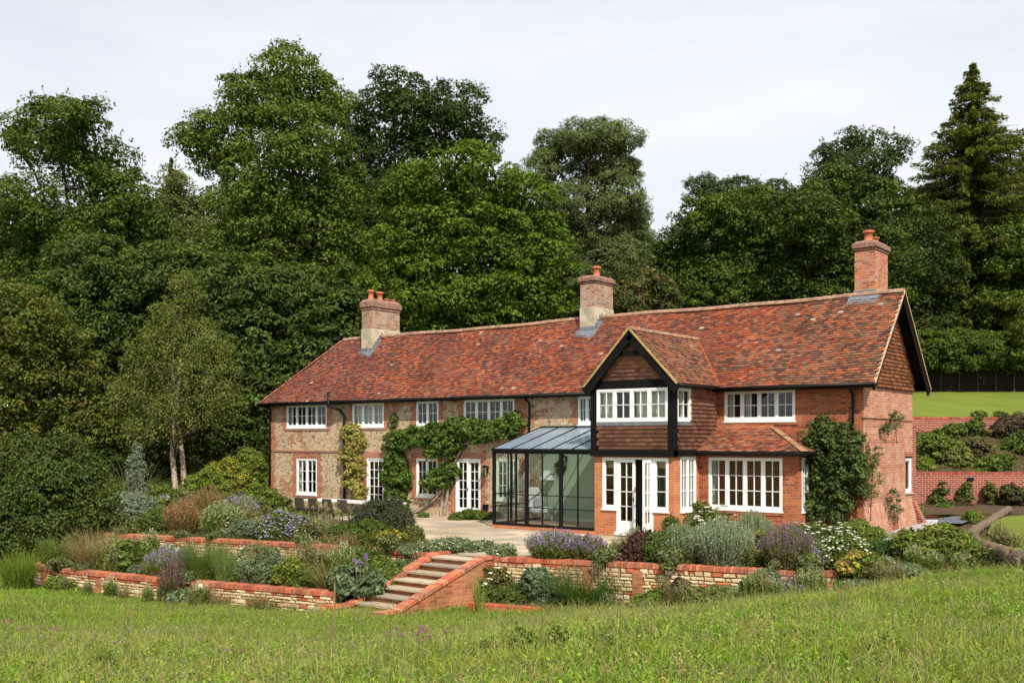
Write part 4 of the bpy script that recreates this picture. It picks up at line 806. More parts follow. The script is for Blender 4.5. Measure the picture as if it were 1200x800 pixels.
# ------------------------------------------------------------------ retaining walls
def seg_iter(P, step):
    P = [np.array(p, float) for p in P]; out = []; 
    L = [np.linalg.norm(b-a) for a, b in zip(P, P[1:])]; tot = sum(L); s = 0
    def pt(s):
        k = 0
        while k < len(L)-1 and s > L[k]: s -= L[k]; k += 1
        t = (P[k+1]-P[k])/L[k]; return P[k]+t*s, t
    return tot, pt
def retaining(name, lab, P, ztopf, zbotf, seed, piers=(), th=.34):
    rd = random.Random(seed); tot, pt = seg_iter(P, 1)
    p0 = P[len(P)//2]; root = tag(empty(name, (p0[0], p0[1], float(zbotf(p0[0])))), lab, 'garden wall')
    st = MB(); cp = MB(); mo = MB(); pr = MB()
    # mortar core
    N = int(tot/.3)
    for i in range(N):
        a, t = pt(tot*i/N); b, _ = pt(tot*(i+1)/N); n = np.array([t[1], -t[0]]); mo.frame((0, 0, 0), (1, 0, 0), (0, 1, 0)); z1 = ztopf(a[0])-.1; z0 = zbotf(a[0])-.15
        q = [a+n*(-.02), b+n*(-.02), b-n*(th-.03), a-n*(th-.03)]
        mo.add([(*q[0], z0), (*q[1], z0), (*q[2], z0), (*q[3], z0), (*q[0], z1), (*q[1], z1), (*q[2], z1), (*q[3], z1)], [(4, 5, 6, 7), (0, 1, 5, 4), (2, 3, 7, 6)])
    mo.build('core', M['mortar'], root)
    # stones
    course = 0; zrel = .11
    while zrel < 1.6:
        h = rd.uniform(.07, .13); s = rd.uniform(-.1, 0)
        while s < tot-.05:
            w_ = rd.uniform(.10, .32); a, t = pt(max(s, 0)+.008); e_ = min(s+w_, tot); b, _ = pt(e_-.008); n = np.array([t[1], -t[0]])
            zt = ztopf(a[0])-zrel; zb = zt-h+.012
            if zb > zbotf(a[0])-.2:
                c = rd.choice([(.56, .42, .24), (.62, .48, .29), (.52, .38, .21), (.66, .54, .36), (.48, .33, .18), (.58, .45, .28)]) if rd.random() > .07 else (.42, .13, .06)
                k = rd.uniform(.8, 1.12); c = tuple(x*k for x in c); d = rd.uniform(-.012, .02)
                dd = rd.uniform(-.02, .02); vs = []
                for z in (zb, zt):
                    for q, dn in ((a, .0+d), (b, .0+d)): vs.append((*(q+n*dn), z+rd.uniform(-.012, .012)))
                a2, b2 = a+t*.018, b-t*.018; m2 = n*(.028+d)
                fr = [(*(a2+m2), zb+.018), (*(b2+m2), zb+.018+rd.uniform(-.01, .01)), (*(b2+m2), zt-.018), (*(a2+m2), zt-.018+rd.uniform(-.01, .01))]
                st.add([vs[0], vs[1], vs[3], vs[2], *fr], [(4, 5, 6, 7), (0, 1, 5, 4), (1, 2, 6, 5), (2, 3, 7, 6), (3, 0, 4, 7)], c)
            s += w_
        zrel += h
    st.build('stonework', M['stone'], root)
    # coping: bricks on edge over one oversailing course
    s = 0
    while s < tot-.03:
        a, t = pt(s+.003); b, _ = pt(min(s+.075, tot)-.004); n = np.array([t[1], -t[0]]); z = ztopf(a[0]); k = rd.uniform(.75, 1.15); c = rd.choice([(.46, .13, .06), (.50, .155, .075), (.40, .11, .055), (.34, .10, .06), (.44, .19, .11)]); c = tuple(x*k for x in c)
        dz = rd.uniform(-.005, .005); o_, i_ = n*(.055+rd.uniform(-.004, .004)), -n*(th-.02)
        cp.add([(*(a+o_), z-.10), (*(b+o_), z-.10), (*(b+i_), z-.10), (*(a+i_), z-.10), (*(a+o_), z+dz), (*(b+o_), z+dz), (*(b+i_), z+dz), (*(a+i_), z+dz)], [(4, 5, 6, 7), (0, 1, 5, 4), (1, 2, 6, 5), (2, 3, 7, 6), (3, 0, 4, 7)], c)
        s += .075
    s = 0
    while s < tot-.1:
        a, t = pt(s+.004); b, _ = pt(min(s+.225, tot)-.005); n = np.array([t[1], -t[0]]); z = ztopf(a[0])-.105; k = rd.uniform(.7, 1.1); c = tuple(x*k for x in rd.choice([(.46, .09, .04), (.52, .12, .05), (.36, .08, .045)])); o_ = n*.03
        cp.add([(*(a+o_), z-.065), (*(b+o_), z-.065), (*(b+o_), z), (*(a+o_), z), (*(a-n*.02), z-.065), (*(b-n*.02), z-.065)], [(0, 1, 2, 3), (4, 5, 1, 0)], c); s += .225
    cp.build('coping', M['coping'], root)
    for f_ in piers:
        a, t = pt(tot*f_); n = np.array([t[1], -t[0]]); p = MB().frame((a[0], a[1], 0), (t[0], t[1], 0), (n[0], n[1], 0)); z1 = ztopf(a[0])-.17; p.box(-.12, .12, -.05, .045, zbotf(a[0])-.2, z1); p.build('brick_pier', M['brick_step'], root)
    return root
ztU = lambda x: -.02-.10*float(ss(-8, -20, x)); 
retaining('retaining_wall', 'upper retaining wall of cream stone with red brick coping, left of the garden steps', UW, ztU, lambda x: -.95, 1, (.30, .52, .86))
retaining('retaining_wall', 'upper retaining wall of cream stone with brick coping, right of the garden steps', UW2, lambda x: -.01-.03*max(0, min(1, (x+1)/2)), lambda x: float(zfoot(x))-.1, 2, (.30, .45))
retaining('retaining_wall', 'lower retaining wall of cream stone with red brick coping beside the meadow', LW, lambda x: -.70, lambda x: -1.3, 3, (.12, .17, .33, .97))
# low brick kerb right of the steps
kb = tag(empty('brick_kerb', (-4.3, -10.7, -1.1)), 'low red brick kerb in front of the bed right of the steps', 'kerb'); m = MB(); tot, pt = seg_iter(KB, 1); s = 0
while s < tot-.02:
    a, t = pt(s+.003); b, _ = pt(min(s+.075, tot)-.003); n = np.array([t[1], -t[0]]); c = tuple(x*random.uniform(.75, 1.1) for x in (.50, .10, .05)); z = -.93+random.uniform(-.006, .006)
    q = [a+n*.1, b+n*.1, b-n*.1, a-n*.1]; m.add([(*q[0], -1.3), (*q[1], -1.3), (*q[2], -1.3), (*q[3], -1.3), (*q[0], z), (*q[1], z), (*q[2], z), (*q[3], z)], [(4, 5, 6, 7), (0, 1, 5, 4), (1, 2, 6, 5), (2, 3, 7, 6), (3, 0, 4, 7)], c); s += .075
m.build('brick_course', M['coping'], kb)
np_mesh('bed_right_low', [(-5.2, -10.9, -1.0), (-3.4, -10.4, -1.0), (-1.6, -9.3, -.85), (-1.6, -8.4, -.85), (-3.2, -8.9, -.98), (-5.2, -9.5, -.98)], [(0, 1, 4, 5), (1, 2, 3, 4)], None, M['soilg']).name = 'flower_bed'
tag(bpy.data.objects[-1] if False else [o for o in bpy.data.objects if o.name.startswith('flower_bed')][-1], kind='structure')
for o in bpy.data.objects:
    if o.name.startswith('flower_bed'): o['kind'] = 'structure'
# ------------------------------------------------------------------ garden steps
SX0, SX1 = -7.18, -5.48; n_st = 8; ZB, ZT = -1.24, -.05; rise = (ZT-ZB)/n_st; YT = -9.85; run = .365
steps = tag(empty('garden_steps', (-6.35, -11.2, ZB)), 'garden steps of stone treads between two sloping red brick cheek walls', 'steps')
skew = .185    # the flight runs slightly askew to the wall
shx = lambda y: skew*min(0, y-(YT-.1))
for i in range(n_st):
    z = ZT-rise*i; y1 = YT-run*i; y0 = y1-run-.05; xo = shx(y1-run/2)
    m = MB(); m.frame((0, 0, 0), (1, 0, 0), (0, 1, 0)); k = random.uniform(.8, 1.1); c = tuple(k*a for a in random.choice([(.36, .28, .20), (.30, .24, .18), (.40, .32, .23)]))
    m.box(SX0+.19+xo, SX1-.19+xo, y0+random.uniform(-.01, .01), y1+.03, z-.055, z, c, jit=.008); m.build('tread', M['flag'], steps, bevel=.008)
m = MB()
for i in range(n_st): z = ZT-rise*i; y1 = YT-run*i; xo = shx(y1-run/2); m.box(SX0+.19+xo, SX1-.19+xo, y1-run+.02, y1+.04, ZB-.3, z-.058)
m.build('riser_brickwork', M['brick_step'], steps)
def cheek(x0, x1, outer):
    yt, yb = YT+.25, YT-run*n_st-.25; zt, zb = .02, ZB+.10; m = MB()
    def zc(y): return zt if y > YT-.22 else max(zt+(y-YT+.22)*rise/run, -.97)
    ys = np.linspace(yt, yb, 26)
    for a, b in zip(ys, ys[1:]):
        sa, sb = shx(a), shx(b)
        m.add([(x0+sa, a, ZB-.4), (x1+sa, a, ZB-.4), (x1+sb, b, ZB-.4), (x0+sb, b, ZB-.4), (x0+sa, a, zc(a)-.075), (x1+sa, a, zc(a)-.075), (x1+sb, b, zc(b)-.075), (x0+sb, b, zc(b)-.075)], [(0, 3, 7, 4), (1, 5, 6, 2)]+([(3, 2, 6, 7)] if b == ys[-1] else [])+([(0, 4, 5, 1)] if a == ys[0] else []))
    w_ = m.build('cheek_wall', M['brick_step'], steps)
    c = MB(); s = 0; path = [np.array([y, zc(y)]) for y in np.linspace(yt, yb, 80)]
    tot, pt = seg_iter(path, 1)
    while s < tot-.02:
        a, t = pt(s+.003); b, _ = pt(min(s+.075, tot)-.004); col = tuple(x*random.uniform(.8, 1.15) for x in random.choice([(.50, .155, .075), (.44, .12, .06), (.52, .21, .12), (.34, .10, .06)])); up = np.array([-t[1], t[0]])
        if up[1] < 0: up = -up
        dz = random.uniform(-.004, .004); q = [a-up*.075, b-up*.075, b+up*dz, a+up*dz]
        c.add([(X_+shx(p[0]), *p) for X_ in (x0-.035, x1+.035) for p in q], [(0, 1, 2, 3), (7, 6, 5, 4), (3, 2, 6, 7), (0, 3, 7, 4), (1, 5, 6, 2)], col); s += .075
    c.build('coping', M['coping'], w_)
cheek(SX0, SX0+.20, -1); cheek(SX1-.20, SX1, 1)
# ------------------------------------------------------------------ garden walls on the right
def garden_wall(lab, X0, X1, Y, z0, z1, mat, t=.23, cop=True, extra=()):
    a = np.array([*XY(X0, Y), 0]); L = X1-X0; root = tag(empty('garden_wall', (*XY(X0+L/2, Y), z0)), lab, 'garden wall')
    m = MB().frame(a, RT, -FW); m.box(0, L, -t, 0, z0-.4, z1-(.1 if cop else 0)); m.build('brickwork', mat, root)
    if cop:
        c = MB().frame(a, RT, -FW); n = int(L/.11)
        for i in range(n): k = random.uniform(.75, 1.15); c.box(i*.11+.004, (i+1)*.11-.004, -t-.01, .012, z1-.1, z1+random.uniform(-.004, .004), tuple(k*x for x in random.choice([(.36, .07, .05), (.42, .10, .07), (.30, .06, .045)])))
        c.build('coping', M['coping'], root)
    return root
zy = lambda v, Y: CAM[2]+(515-v)*Y/1205
garden_wall('lower red brick garden wall with espaliers in front, behind the gable', 13.5, 40, 40., .1, zy(553, 40), M['brick_garden'])
garden_wall('upper red brick garden wall below the mown lawn, on the far right', 13.5, 46, 46.2, 2.9, zy(488.5, 46.2), M['brick_garden'])
garden_wall('dark brick wall with hedge shade in its colour, at the top of the lawn', 21, 70, 62.2, 5.4, zy(431, 62.2), M['brick_dark_shaded'], cop=False)
p = at(1137, 561, 39.95); m = MB().frame((*p[:2], 0), RT, -FW); m.box(-.12, .12, .002, .10, p[2]-.06, p[2]+.06); m.box(-.06, .06, .1, .13, p[2]-.10, p[2]-.04)
tag(m.build('wall_light', M['black_metal'], bevel=.01), 'small black wall light on the lower brick garden wall', 'light')
# path, slate, coir rolls, low lawn
def patch(name, pts, mat, dz=.02, n=None, zf=None):
    P = [pz(u, v, .0) for u, v in pts]; V = []
    c = np.mean(P, 0); V = [(*p[:2], (zf or G)(p[0], p[1])+dz) for p in P]+[(c[0], c[1], (zf or G)(c[0], c[1])+dz)]
    m = MB(); k = len(P)
    for i in range(k): m.add([V[i], V[(i+1) % k], V[k]], [(2, 1, 0)] if True else [])
    return tag(m.build(name, mat), kind='structure')
def polyz(name, pts, z, mat, h=0): # flat polygon at absolute height
    m = MB(); P = [pz(u, v, z) for u, v in pts]; m.poly([tuple(p) for p in P])
    return tag(m.build(name, mat), kind='structure')
polyz('gravel_path', [(1022, 634), (1060, 631), (1078, 622), (1098, 612), (1092, 610), (1070, 615), (1045, 622)], .29, M['gravel'])
polyz('slate_path', [(1098, 613), (1128, 613), (1145, 606), (1120, 604.5), (1100, 607)], .33, M['slate'])
lp = [(1157, 624), (1163, 612), (1178, 605), (1200, 603.5), (1330, 603), (1420, 620), (1400, 668), (1290, 662), (1222, 652), (1192, 644), (1168, 633)]
polyz('small_lawn', lp, .34, M['turf'])
def roll(pts, r, lab, z=.34):
    P = [pz(u, v, z) for u, v in pts]; m = MB(); PP = []
    for a, b in zip(P, P[1:]):
        for k in range(8): PP.append(a+(b-a)*k/8)
    PP.append(P[-1]); PP = [p+np.array([random.uniform(-.03, .03), random.uniform(-.03, .03), random.uniform(-.03, .03)]) for p in PP]
    m.tube(PP, [r*random.uniform(.86, 1.12) for _ in PP], 12); o = m.build('coir_roll', M['coir'], smooth=True)
    return tag(o, lab, 'coir roll', 'coir rolls edging the small lawn')
roll([(1182, 597), (1172, 603), (1160, 611), (1148, 618), (1139, 624)], .13, 'brown coir roll curving from the brick wall along the small lawn')
roll([(1138, 625), (1139, 632), (1147, 638), (1163, 643), (1180, 648), (1189, 652)], .14, 'brown coir roll bending round the near side of the small lawn')
roll([(1190, 653), (1200, 655), (1222, 660), (1245, 668)], .16, 'thick coir roll end at the right edge of the photo')
m = MB(); a = pz(1160, 648, .2); b = pz(1194, 666, .18); m.beam(a+UP*.12, b+UP*.12, .06, .14); a2 = pz(1168, 645, .2); b2 = pz(1200, 664, .2); m.beam(a2+UP*.10, b2+UP*.10, .4, .03)
tag(m.build('timber_edging', simple('grey_timber', (.16, .12, .08), .9, .3, 10)), 'weathered timber edging board beside the coir roll', 'board')
# ------------------------------------------------------------------ dining table and chairs
tx, ty = -15.9, -4.6
tb = tag(empty('dining_table', (tx, ty, -.06)), 'long pale topped dining table on the terrace by the left windows', 'table')
m = MB(); m.box(tx-2.1, tx+2.1, ty-.5, ty+.5, .66, .71); m.build('table_top', M['marble'], tb, bevel=.01)
for sx in (-1.6, 1.6):
    for sy in (-.35, .35): m = MB(); m.box(tx+sx-.04, tx+sx+.04, ty+sy-.04, ty+sy+.04, -.06, .66); m.build('leg', M['black_metal'], tb)
def dchair(x, y, rz, lab):
    c, s = math.cos(rz), math.sin(rz); f = ((x, y, -.06), (c, s, 0), (s, -c, 0)); root = tag(empty('dining_chair', (x, y, -.06)), lab, 'chair', 'wicker chairs round the dining table')
    m = MB().frame(*f); m.box(-.24, .24, -.24, .24, .40, .46); m.build('seat', M['wicker'], root, bevel=.02)
    m = MB().frame(*f); m.add([(-.25, .22, .46), (.25, .22, .46), (.25, .27, .46), (-.25, .27, .46), (-.23, .29, .86), (.23, .29, .86), (.23, .34, .86), (-.23, .34, .86)], [(3, 2, 1, 0), (4, 5, 6, 7), (0, 1, 5, 4), (1, 2, 6, 5), (2, 3, 7, 6), (3, 0, 4, 7)]); m.build('backrest', M['wicker'], root, bevel=.015)
    for sx in (-.2, .2):
        for sy in (-.2, .2): m = MB().frame(*f); m.tube([(sx, sy, .4), (sx*1.1, sy*1.1, 0)], [.02, .013], 6); m.build('leg', M['black_metal'], root)
for u, lab in ((350.5, 'dark wicker dining chair, leftmost of the row along the pale table'), (366.5, 'dark wicker dining chair, second from the left along the pale table'), (383, 'dark wicker dining chair, third from the left along the pale table'), (401, 'dark wicker dining chair, fourth from the left along the pale table')):
    p = py(u, 590, ty-.75); dchair(p[0], ty-.45, 0, lab)
# ------------------------------------------------------------------ foliage
def unit(a): return a/(np.linalg.norm(a, axis=-1, keepdims=True)+1e-9)
def rdirs(n): return unit(rng.normal(size=(n, 3)))
def leafquads(P, N, L, W, C, T=None, fold=.12):
    n = len(P); N = unit(N); T = rdirs(n) if T is None else unit(T); T = unit(T-N*(T*N).sum(1, keepdims=True)); B = np.cross(N, T)
    L = np.broadcast_to(np.asarray(L, float).reshape(-1, 1), (n, 1)); W = np.broadcast_to(np.asarray(W, float).reshape(-1, 1), (n, 1))
    V = np.stack([P-T*L/2, P-B*W/2+N*L*fold, P+T*L/2, P+B*W/2+N*L*fold], 1).reshape(-1, 3)
    return V, np.repeat(C, 4, axis=0)
def quads_obj(name, VC, parent, mat):
    V = np.concatenate([a for a, _ in VC]); C = np.concatenate([b for _, b in VC]); n = len(V)//4
    return np_mesh(name, V, np.arange(n*4).reshape(-1, 4), C, mat, parent)
def pick(cols, n, var=.22, hue=.06):
    c = np.array(cols)[rng.integers(0, len(cols), n)]; return np.clip(c*rng.uniform(1-var, 1+var, (n, 1))*rng.uniform(1-hue, 1+hue, (n, 3)), 0, 1)
def clump_cloud(blobs, cr, per, leafL, leafW, cols, flat=.6, far=.5, up=.55, droop=0., gap=.0, core=True, cr_var=.4, shell=.9, spr=.35):
    """blobs: (centre, radii). Leaf clumps sit over each lobe's surface; leaves on each clump's upper outer side."""
    C0 = np.array([b[0] for b in blobs]); R0 = np.array([b[1] for b in blobs]); out = []; 
    for bi, (c, r) in enumerate(blobs):
        c = np.array(c, float); r = np.array(r, float); area = 4*math.pi*((r[0]*r[1])**1.6/3+(r[0]*r[2])**1.6/3+(r[1]*r[2])**1.6/3)**(1/1.6)
        n = max(6, int(area/(cr*cr*1.35))); d = rdirs(n); d[:, 2] = np.where(d[:, 2] < -.75, -d[:, 2], d[:, 2])
        # thin out the lobe's far side
        tow = unit((CAM-c)[None])[0]; f = (d@tow); kp = rng.random(n) < np.where(f > -.25, 1-gap, far); d = d[kp]; n = len(d)
        p = c+d*r*(shell+rng.uniform(-.16, .10, (n, 1)))
        # cull clumps deep inside other lobes
        q = (p[:, None]-C0[None])/R0[None]; q = np.linalg.norm(q, axis=2); q[:, bi] = 9; kp = q.min(1) > .78; p = p[kp]; d = d[kp]; n = len(p)
        if n == 0: continue
        rr = cr*rng.uniform(1-cr_var, 1+cr_var, n); tone = rng.uniform(.72, 1.2, n)
        k = per; D = rdirs(n*k); dd = np.repeat(d, k, axis=0); D = unit(D+dd*.55+np.array([0, 0, .35])); rad = np.repeat(rr, k)[:, None]*rng.uniform(.45, 1.05, (n*k, 1))**.7
        pos = np.repeat(p, k, axis=0)+D*rad*np.array([1, 1, flat]); pos[:, 2] -= droop*np.abs(rng.normal(size=n*k))*np.repeat(rr, k)
        nor = D*.7+np.array([0, 0, up])+rng.normal(size=(n*k, 3))*.45
        col = pick(cols, n*k)*np.repeat(tone, k)[:, None]
        T = None
        if droop: T = rng.normal(size=(n*k, 3))*.5+np.array([0, 0, -1.])+dd*.5
        s = rng.uniform(.7, 1.3, n*k); out.append(leafquads(pos, nor, leafL*s, leafW*s, np.clip(col, 0, 1), T))
        if spr and n:
            ns = max(1, int(n*spr)); i = rng.integers(0, n, ns); q = unit(d[i]+rng.normal(size=(ns, 3))*.35+np.array([0, 0, .5*(1-droop)])); Ls = cr*rng.uniform(.7, 1.5, ns); kk = 14
            tt = rng.uniform(.2, 1, ns*kk); j = np.repeat(np.arange(ns), kk); ps = p[i][j]+q[j]*(Ls[j]*tt)[:, None]+rng.normal(size=(ns*kk, 3))*cr*.13*(1.2-tt)[:, None]
            out.append(leafquads(ps, np.array([0, 0, .6])+rng.normal(size=(ns*kk, 3))*.6, leafL*rng.uniform(.6, 1.1, ns*kk), leafW*.9, pick(cols, ns*kk)*np.repeat(tone[i], kk)[:, None]))
        if core:
            m_ = max(30, int(area/(cr*cr)*12.)); d2 = rdirs(m_); p2 = c+d2*r*rng.uniform(.2, .82, (m_, 1)); out.append(leafquads(p2, d2+rng.normal(size=(m_, 3))*.6, cr*.40, cr*.30, pick(cols, m_)*.9))
    return out
def limbs(root, base, tips, r0, mat, top=None, name='trunk', sub=True):
    m = MB(); base = np.array(base, float); top = np.array(top if top is not None else np.mean(tips, 0), float); top[2] = max(t[2] for t in tips) if top is None else top[2]
    pts = [base+(top-base)*t+np.array([math.sin(t*5+base[0]), math.cos(t*4+base[1]), 0])*r0*.5*t for t in np.linspace(0, 1, 9)]; H = np.linalg.norm(top-base)
    m.tube([base-UP*.5]+pts, [r0*1.35]+[r0*(1-.8*t)+.02 for t in np.linspace(0, 1, 9)], 10)
    t_ = m.build(name, mat, root, smooth=True)
    l = MB()
    for tp in tips:
        tp = np.array(tp, float); k = min(.85, max(.25, (tp[2]-base[2])/H*.62)); a = base+(top-base)*k; mid = (a+tp)/2+np.array([0, 0, -.06*np.linalg.norm(tp-a)])
        tp = mid+(tp-mid)*.85; l.tube([a, (a+mid)/2, mid, (mid+tp)/2+UP*.1, tp], [r0*.42, r0*.34, r0*.27, r0*.18, r0*.08], 7)
        for _ in range(4):
            e = tp+rdirs(1)[0]*np.linalg.norm(tp-a)*.10; l.tube([mid*.4+tp*.6, (tp+e)/2, e], [r0*.16, r0*.1, r0*.04], 5)
    l.build('limb', mat, root, smooth=True)
def tree(lab, Y, lobes, cols, base_u=None, leaf=(.20, .115), cr=.8, per=76, r0=.35, bark='bark', group=None, name='broadleaf_tree', cat='tree', base_z=None, flat=.6, up=.55, dzr=None, gap=0., droop=0., leafmat='leaf', core=True, far=.45, trunk_top=None):
    """lobes: (u, v, ru, rv, dY) measured at distance Y"""
    blobs = []
    for L in lobes:
        u, v, ru, rv = L[:4]; dY = L[4] if len(L) > 4 else rng.uniform(-1.5, 1.5); c = at(u, v, Y+dY); s = (Y+dY)/1205; blobs.append((c, np.array([ru*s, max(ru, rv)*s*.85, rv*s])))
    cu = base_u if base_u is not None else np.mean([l[0] for l in lobes]); xy = at(cu, 515, Y)[:2]; z0 = G(xy[0], xy[1]) if base_z is None else base_z
    root = tag(empty(name, (xy[0], xy[1], z0)), lab, cat, group)
    limbs(root, (xy[0], xy[1], z0), [b[0] for b in blobs], r0, M[bark], top=None if trunk_top is None else at(*trunk_top, Y))
    vc = clump_cloud(blobs, cr, per, leaf[0], leaf[1], cols, flat=flat, up=up, gap=gap, droop=droop, core=core, far=far)
    quads_obj('crown', vc, root, M[leafmat]); return root
GREEN = [(.078, .115, .018), (.098, .138, .022), (.062, .094, .016)]
LIGHT = [(.106, .145, .024), (.130, .168, .030), (.085, .122, .020)]
BRIGHT = [(.090, .145, .015), (.112, .168, .020), (.072, .120, .014)]
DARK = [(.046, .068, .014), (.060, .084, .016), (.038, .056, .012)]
CHEST = [(.074, .108, .022), (.094, .130, .028), (.060, .088, .020)]
OLIVE = [(.140, .155, .036), (.115, .135, .032), (.160, .170, .042)]
PINE = [(.120, .150, .050), (.150, .178, .060), (.090, .115, .042)]
SPRUCE = [(.135, .155, .032), (.165, .180, .036), (.10, .12, .030)]
BLUEG = [(.070, .110, .045), (.085, .125, .050), (.058, .092, .038)]
YOL = [(.14, .145, .03), (.11, .13, .028), (.17, .14, .035)]
tree('arching oak tree with open top at the far left edge', 62, [(70, 165, 62, 42), (22, 160, 32, 22), (115, 205, 48, 44), (35, 250, 52, 40), (150, 250, 48, 42), (90, 290, 70, 46), (95, 140, 34, 20), (175, 290, 42, 44), (30, 330, 50, 50), (120, 350, 70, 50)], GREEN, 90, gap=.08)
tree('light green tree filling the left edge behind the olive tree', 66, [(-30, 270, 50, 60), (10, 300, 45, 55), (-70, 330, 60, 70), (-20, 380, 60, 60)], LIGHT, -20)
tree('tall pale green lime tree, highest crown left of centre', 61, [(335, 100, 48, 42), (290, 130, 48, 40), (372, 128, 38, 38), (235, 165, 36, 26), (262, 185, 34, 26), (345, 175, 62, 48), (300, 225, 62, 46), (385, 215, 36, 44), (350, 265, 70, 52), (290, 300, 66, 50), (390, 300, 44, 50), (330, 345, 80, 50)], LIGHT, 335, r0=.5, gap=.02)
tree('slim pale tree in the gap left of the tall lime', 72, [(203, 225, 22, 24), (195, 270, 32, 40), (215, 320, 36, 44), (190, 350, 40, 50), (232, 265, 22, 30)], [(.13, .15, .045), (.11, .135, .045), (.15, .15, .05)], 205, r0=.22)
tree('dark glossy chestnut below the tall lime, left of the house roof', 54, [(270, 345, 60, 42), (345, 360, 60, 46), (395, 395, 36, 50), (300, 410, 62, 44), (250, 440, 56, 50), (365, 440, 60, 50), (410, 350, 36, 36), (310, 480, 70, 50), (230, 330, 40, 36)], CHEST, 320, leaf=(.27, .10), cr=.62, per=60, r0=.4, flat=.5)
tree('dark green tree behind the birch on the left', 57, [(110, 320, 64, 42), (185, 330, 55, 42), (70, 370, 60, 50), (150, 400, 75, 55), (215, 410, 50, 60), (100, 450, 80, 60), (190, 470, 60, 60), (110, 530, 90, 60)], CHEST, 140, leaf=(.23, .11), cr=.66, per=60)
tree('yellowing hornbeam at the left edge above the big shrub', 49, [(15, 385, 62, 48), (75, 430, 52, 48), (20, 455, 70, 60), (95, 495, 50, 56), (-40, 420, 60, 60), (30, 530, 90, 60)], YOL+GREEN, 20, leaf=(.17, .10), cr=.62, per=60)
tree('tall dark oak with ragged top behind the bright green oak', 69, [(462, 118, 44, 32), (530, 135, 46, 34), (425, 160, 32, 36), (490, 160, 44, 34), (555, 165, 32, 24), (418, 215, 26, 44), (460, 210, 50, 44), (400, 130, 14, 20), (440, 275, 50, 60), (430, 340, 60, 60)], DARK+[(.055, .105, .022)], 470, r0=.45, gap=.03)
tree('large bright green oak directly behind the middle of the roof', 53, [(545, 212, 58, 42), (490, 235, 46, 40), (605, 245, 46, 44), (550, 275, 72, 48), (480, 290, 46, 44), (635, 300, 36, 48), (590, 335, 68, 44), (510, 345, 62, 44), (630, 365, 44, 34), (555, 390, 80, 34), (465, 350, 36, 50), (480, 395, 60, 40)], BRIGHT, 555, r0=.55, cr=.70, per=78, flat=.5)
# scots pine with pads on reddish limbs
tree('scots pine with reddish trunk and flat topped crown', 63, [(690, 165, 44, 20), (725, 168, 26, 22), (650, 178, 32, 22), (738, 200, 14, 13), (705, 200, 44, 26), (640, 205, 26, 24), (715, 235, 42, 30), (660, 245, 40, 28), (735, 265, 28, 30), (690, 285, 50, 32), (722, 315, 44, 34), (650, 300, 36, 36), (690, 340, 60, 34)], PINE, 692, leaf=(.26, .045), cr=.55, per=110, bark='bark_red', name='pine_tree', gap=.16, flat=.6, core=True, r0=.26, trunk_top=(690, 200))
tree('slender larch with drooping twigs right of the pine', 66, [(742, 262, 16, 24), (752, 300, 22, 30), (770, 335, 26, 34), (735, 345, 36, 40), (790, 365, 36, 34)], [(.10, .15, .045), (.085, .13, .04)], 752, leaf=(.26, .05), cr=.5, per=90, name='larch_tree', r0=.2, droop=.5)
tree('rounded green tree behind the roof, right of the larch', 64, [(830, 262, 40, 30), (880, 255, 40, 34), (800, 300, 34, 34), (850, 300, 56, 42), (910, 300, 36, 40), (820, 345, 60, 34), (895, 350, 56, 34), (840, 390, 70, 34)], GREEN, 860, cr=.66, per=74)
tree('feathery blue green acacia top behind the rounded tree', 74, [(860, 232, 36, 20), (825, 222, 22, 14), (895, 245, 30, 24), (850, 260, 50, 26), (910, 232, 14, 18)], BLUEG, 860, leaf=(.24, .07), cr=.55, per=60, gap=.18)
tree('dark crowned tree rising highest behind the right chimney', 72, [(1005, 172, 30, 20), (1045, 182, 20, 18), (975, 190, 22, 22), (1010, 205, 44, 26), (965, 225, 30, 30)], BLUEG+DARK, 1000, gap=.12)
tree('broad green tree directly behind the right chimney', 60, [(985, 240, 48, 40), (950, 260, 34, 40), (1035, 255, 36, 38), (980, 300, 56, 44), (1030, 320, 44, 50), (940, 330, 30, 46), (985, 365, 60, 40)], GREEN+DARK, 990, cr=.66, per=74)
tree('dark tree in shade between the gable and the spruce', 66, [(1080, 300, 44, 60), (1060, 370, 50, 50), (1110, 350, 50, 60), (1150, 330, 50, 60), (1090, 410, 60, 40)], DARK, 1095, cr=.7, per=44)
tree('broad leafed green tree on the right edge below the spruce', 66, [(1180, 400, 70, 40), (1120, 400, 50, 36), (1190, 300, 50, 34), (1150, 330, 36, 30), (1210, 350, 50, 44), (1165, 370, 50, 34), (1250, 300, 50, 60)], GREEN+BRIGHT, 1190, cr=.6, per=56)
tree('tree top just visible at the right edge beside the spruce', 80, [(1200, 200, 16, 24), (1230, 210, 36, 40), (1215, 260, 50, 50)], DARK, 1215)
tree('small tree with reddening leaves behind the middle chimney', 56, [(755, 335, 24, 20), (735, 355, 26, 22), (775, 352, 20, 22)], [(.075, .10, .03), (.06, .10, .03), (.16, .11, .03)], 755, leaf=(.17, .1), cr=.45, per=50, r0=.12)
tree('background tree between lime and dark oak', 78, [(405, 250, 30, 40), (440, 320, 60, 60), (380, 330, 60, 60)], DARK, 410)
tree('background tree closing the gap below the pine', 74, [(640, 300, 60, 50), (700, 350, 60, 50), (760, 380, 60, 40), (620, 360, 60, 50), (820, 400, 60, 40)], DARK, 690)
tree('shaded understorey tree behind the left end of the house', 52, [(260, 500, 60, 46), (320, 530, 50, 50), (200, 520, 60, 50), (400, 470, 70, 60), (150, 560, 60, 40)], DARK, 270, cr=.7, per=44)
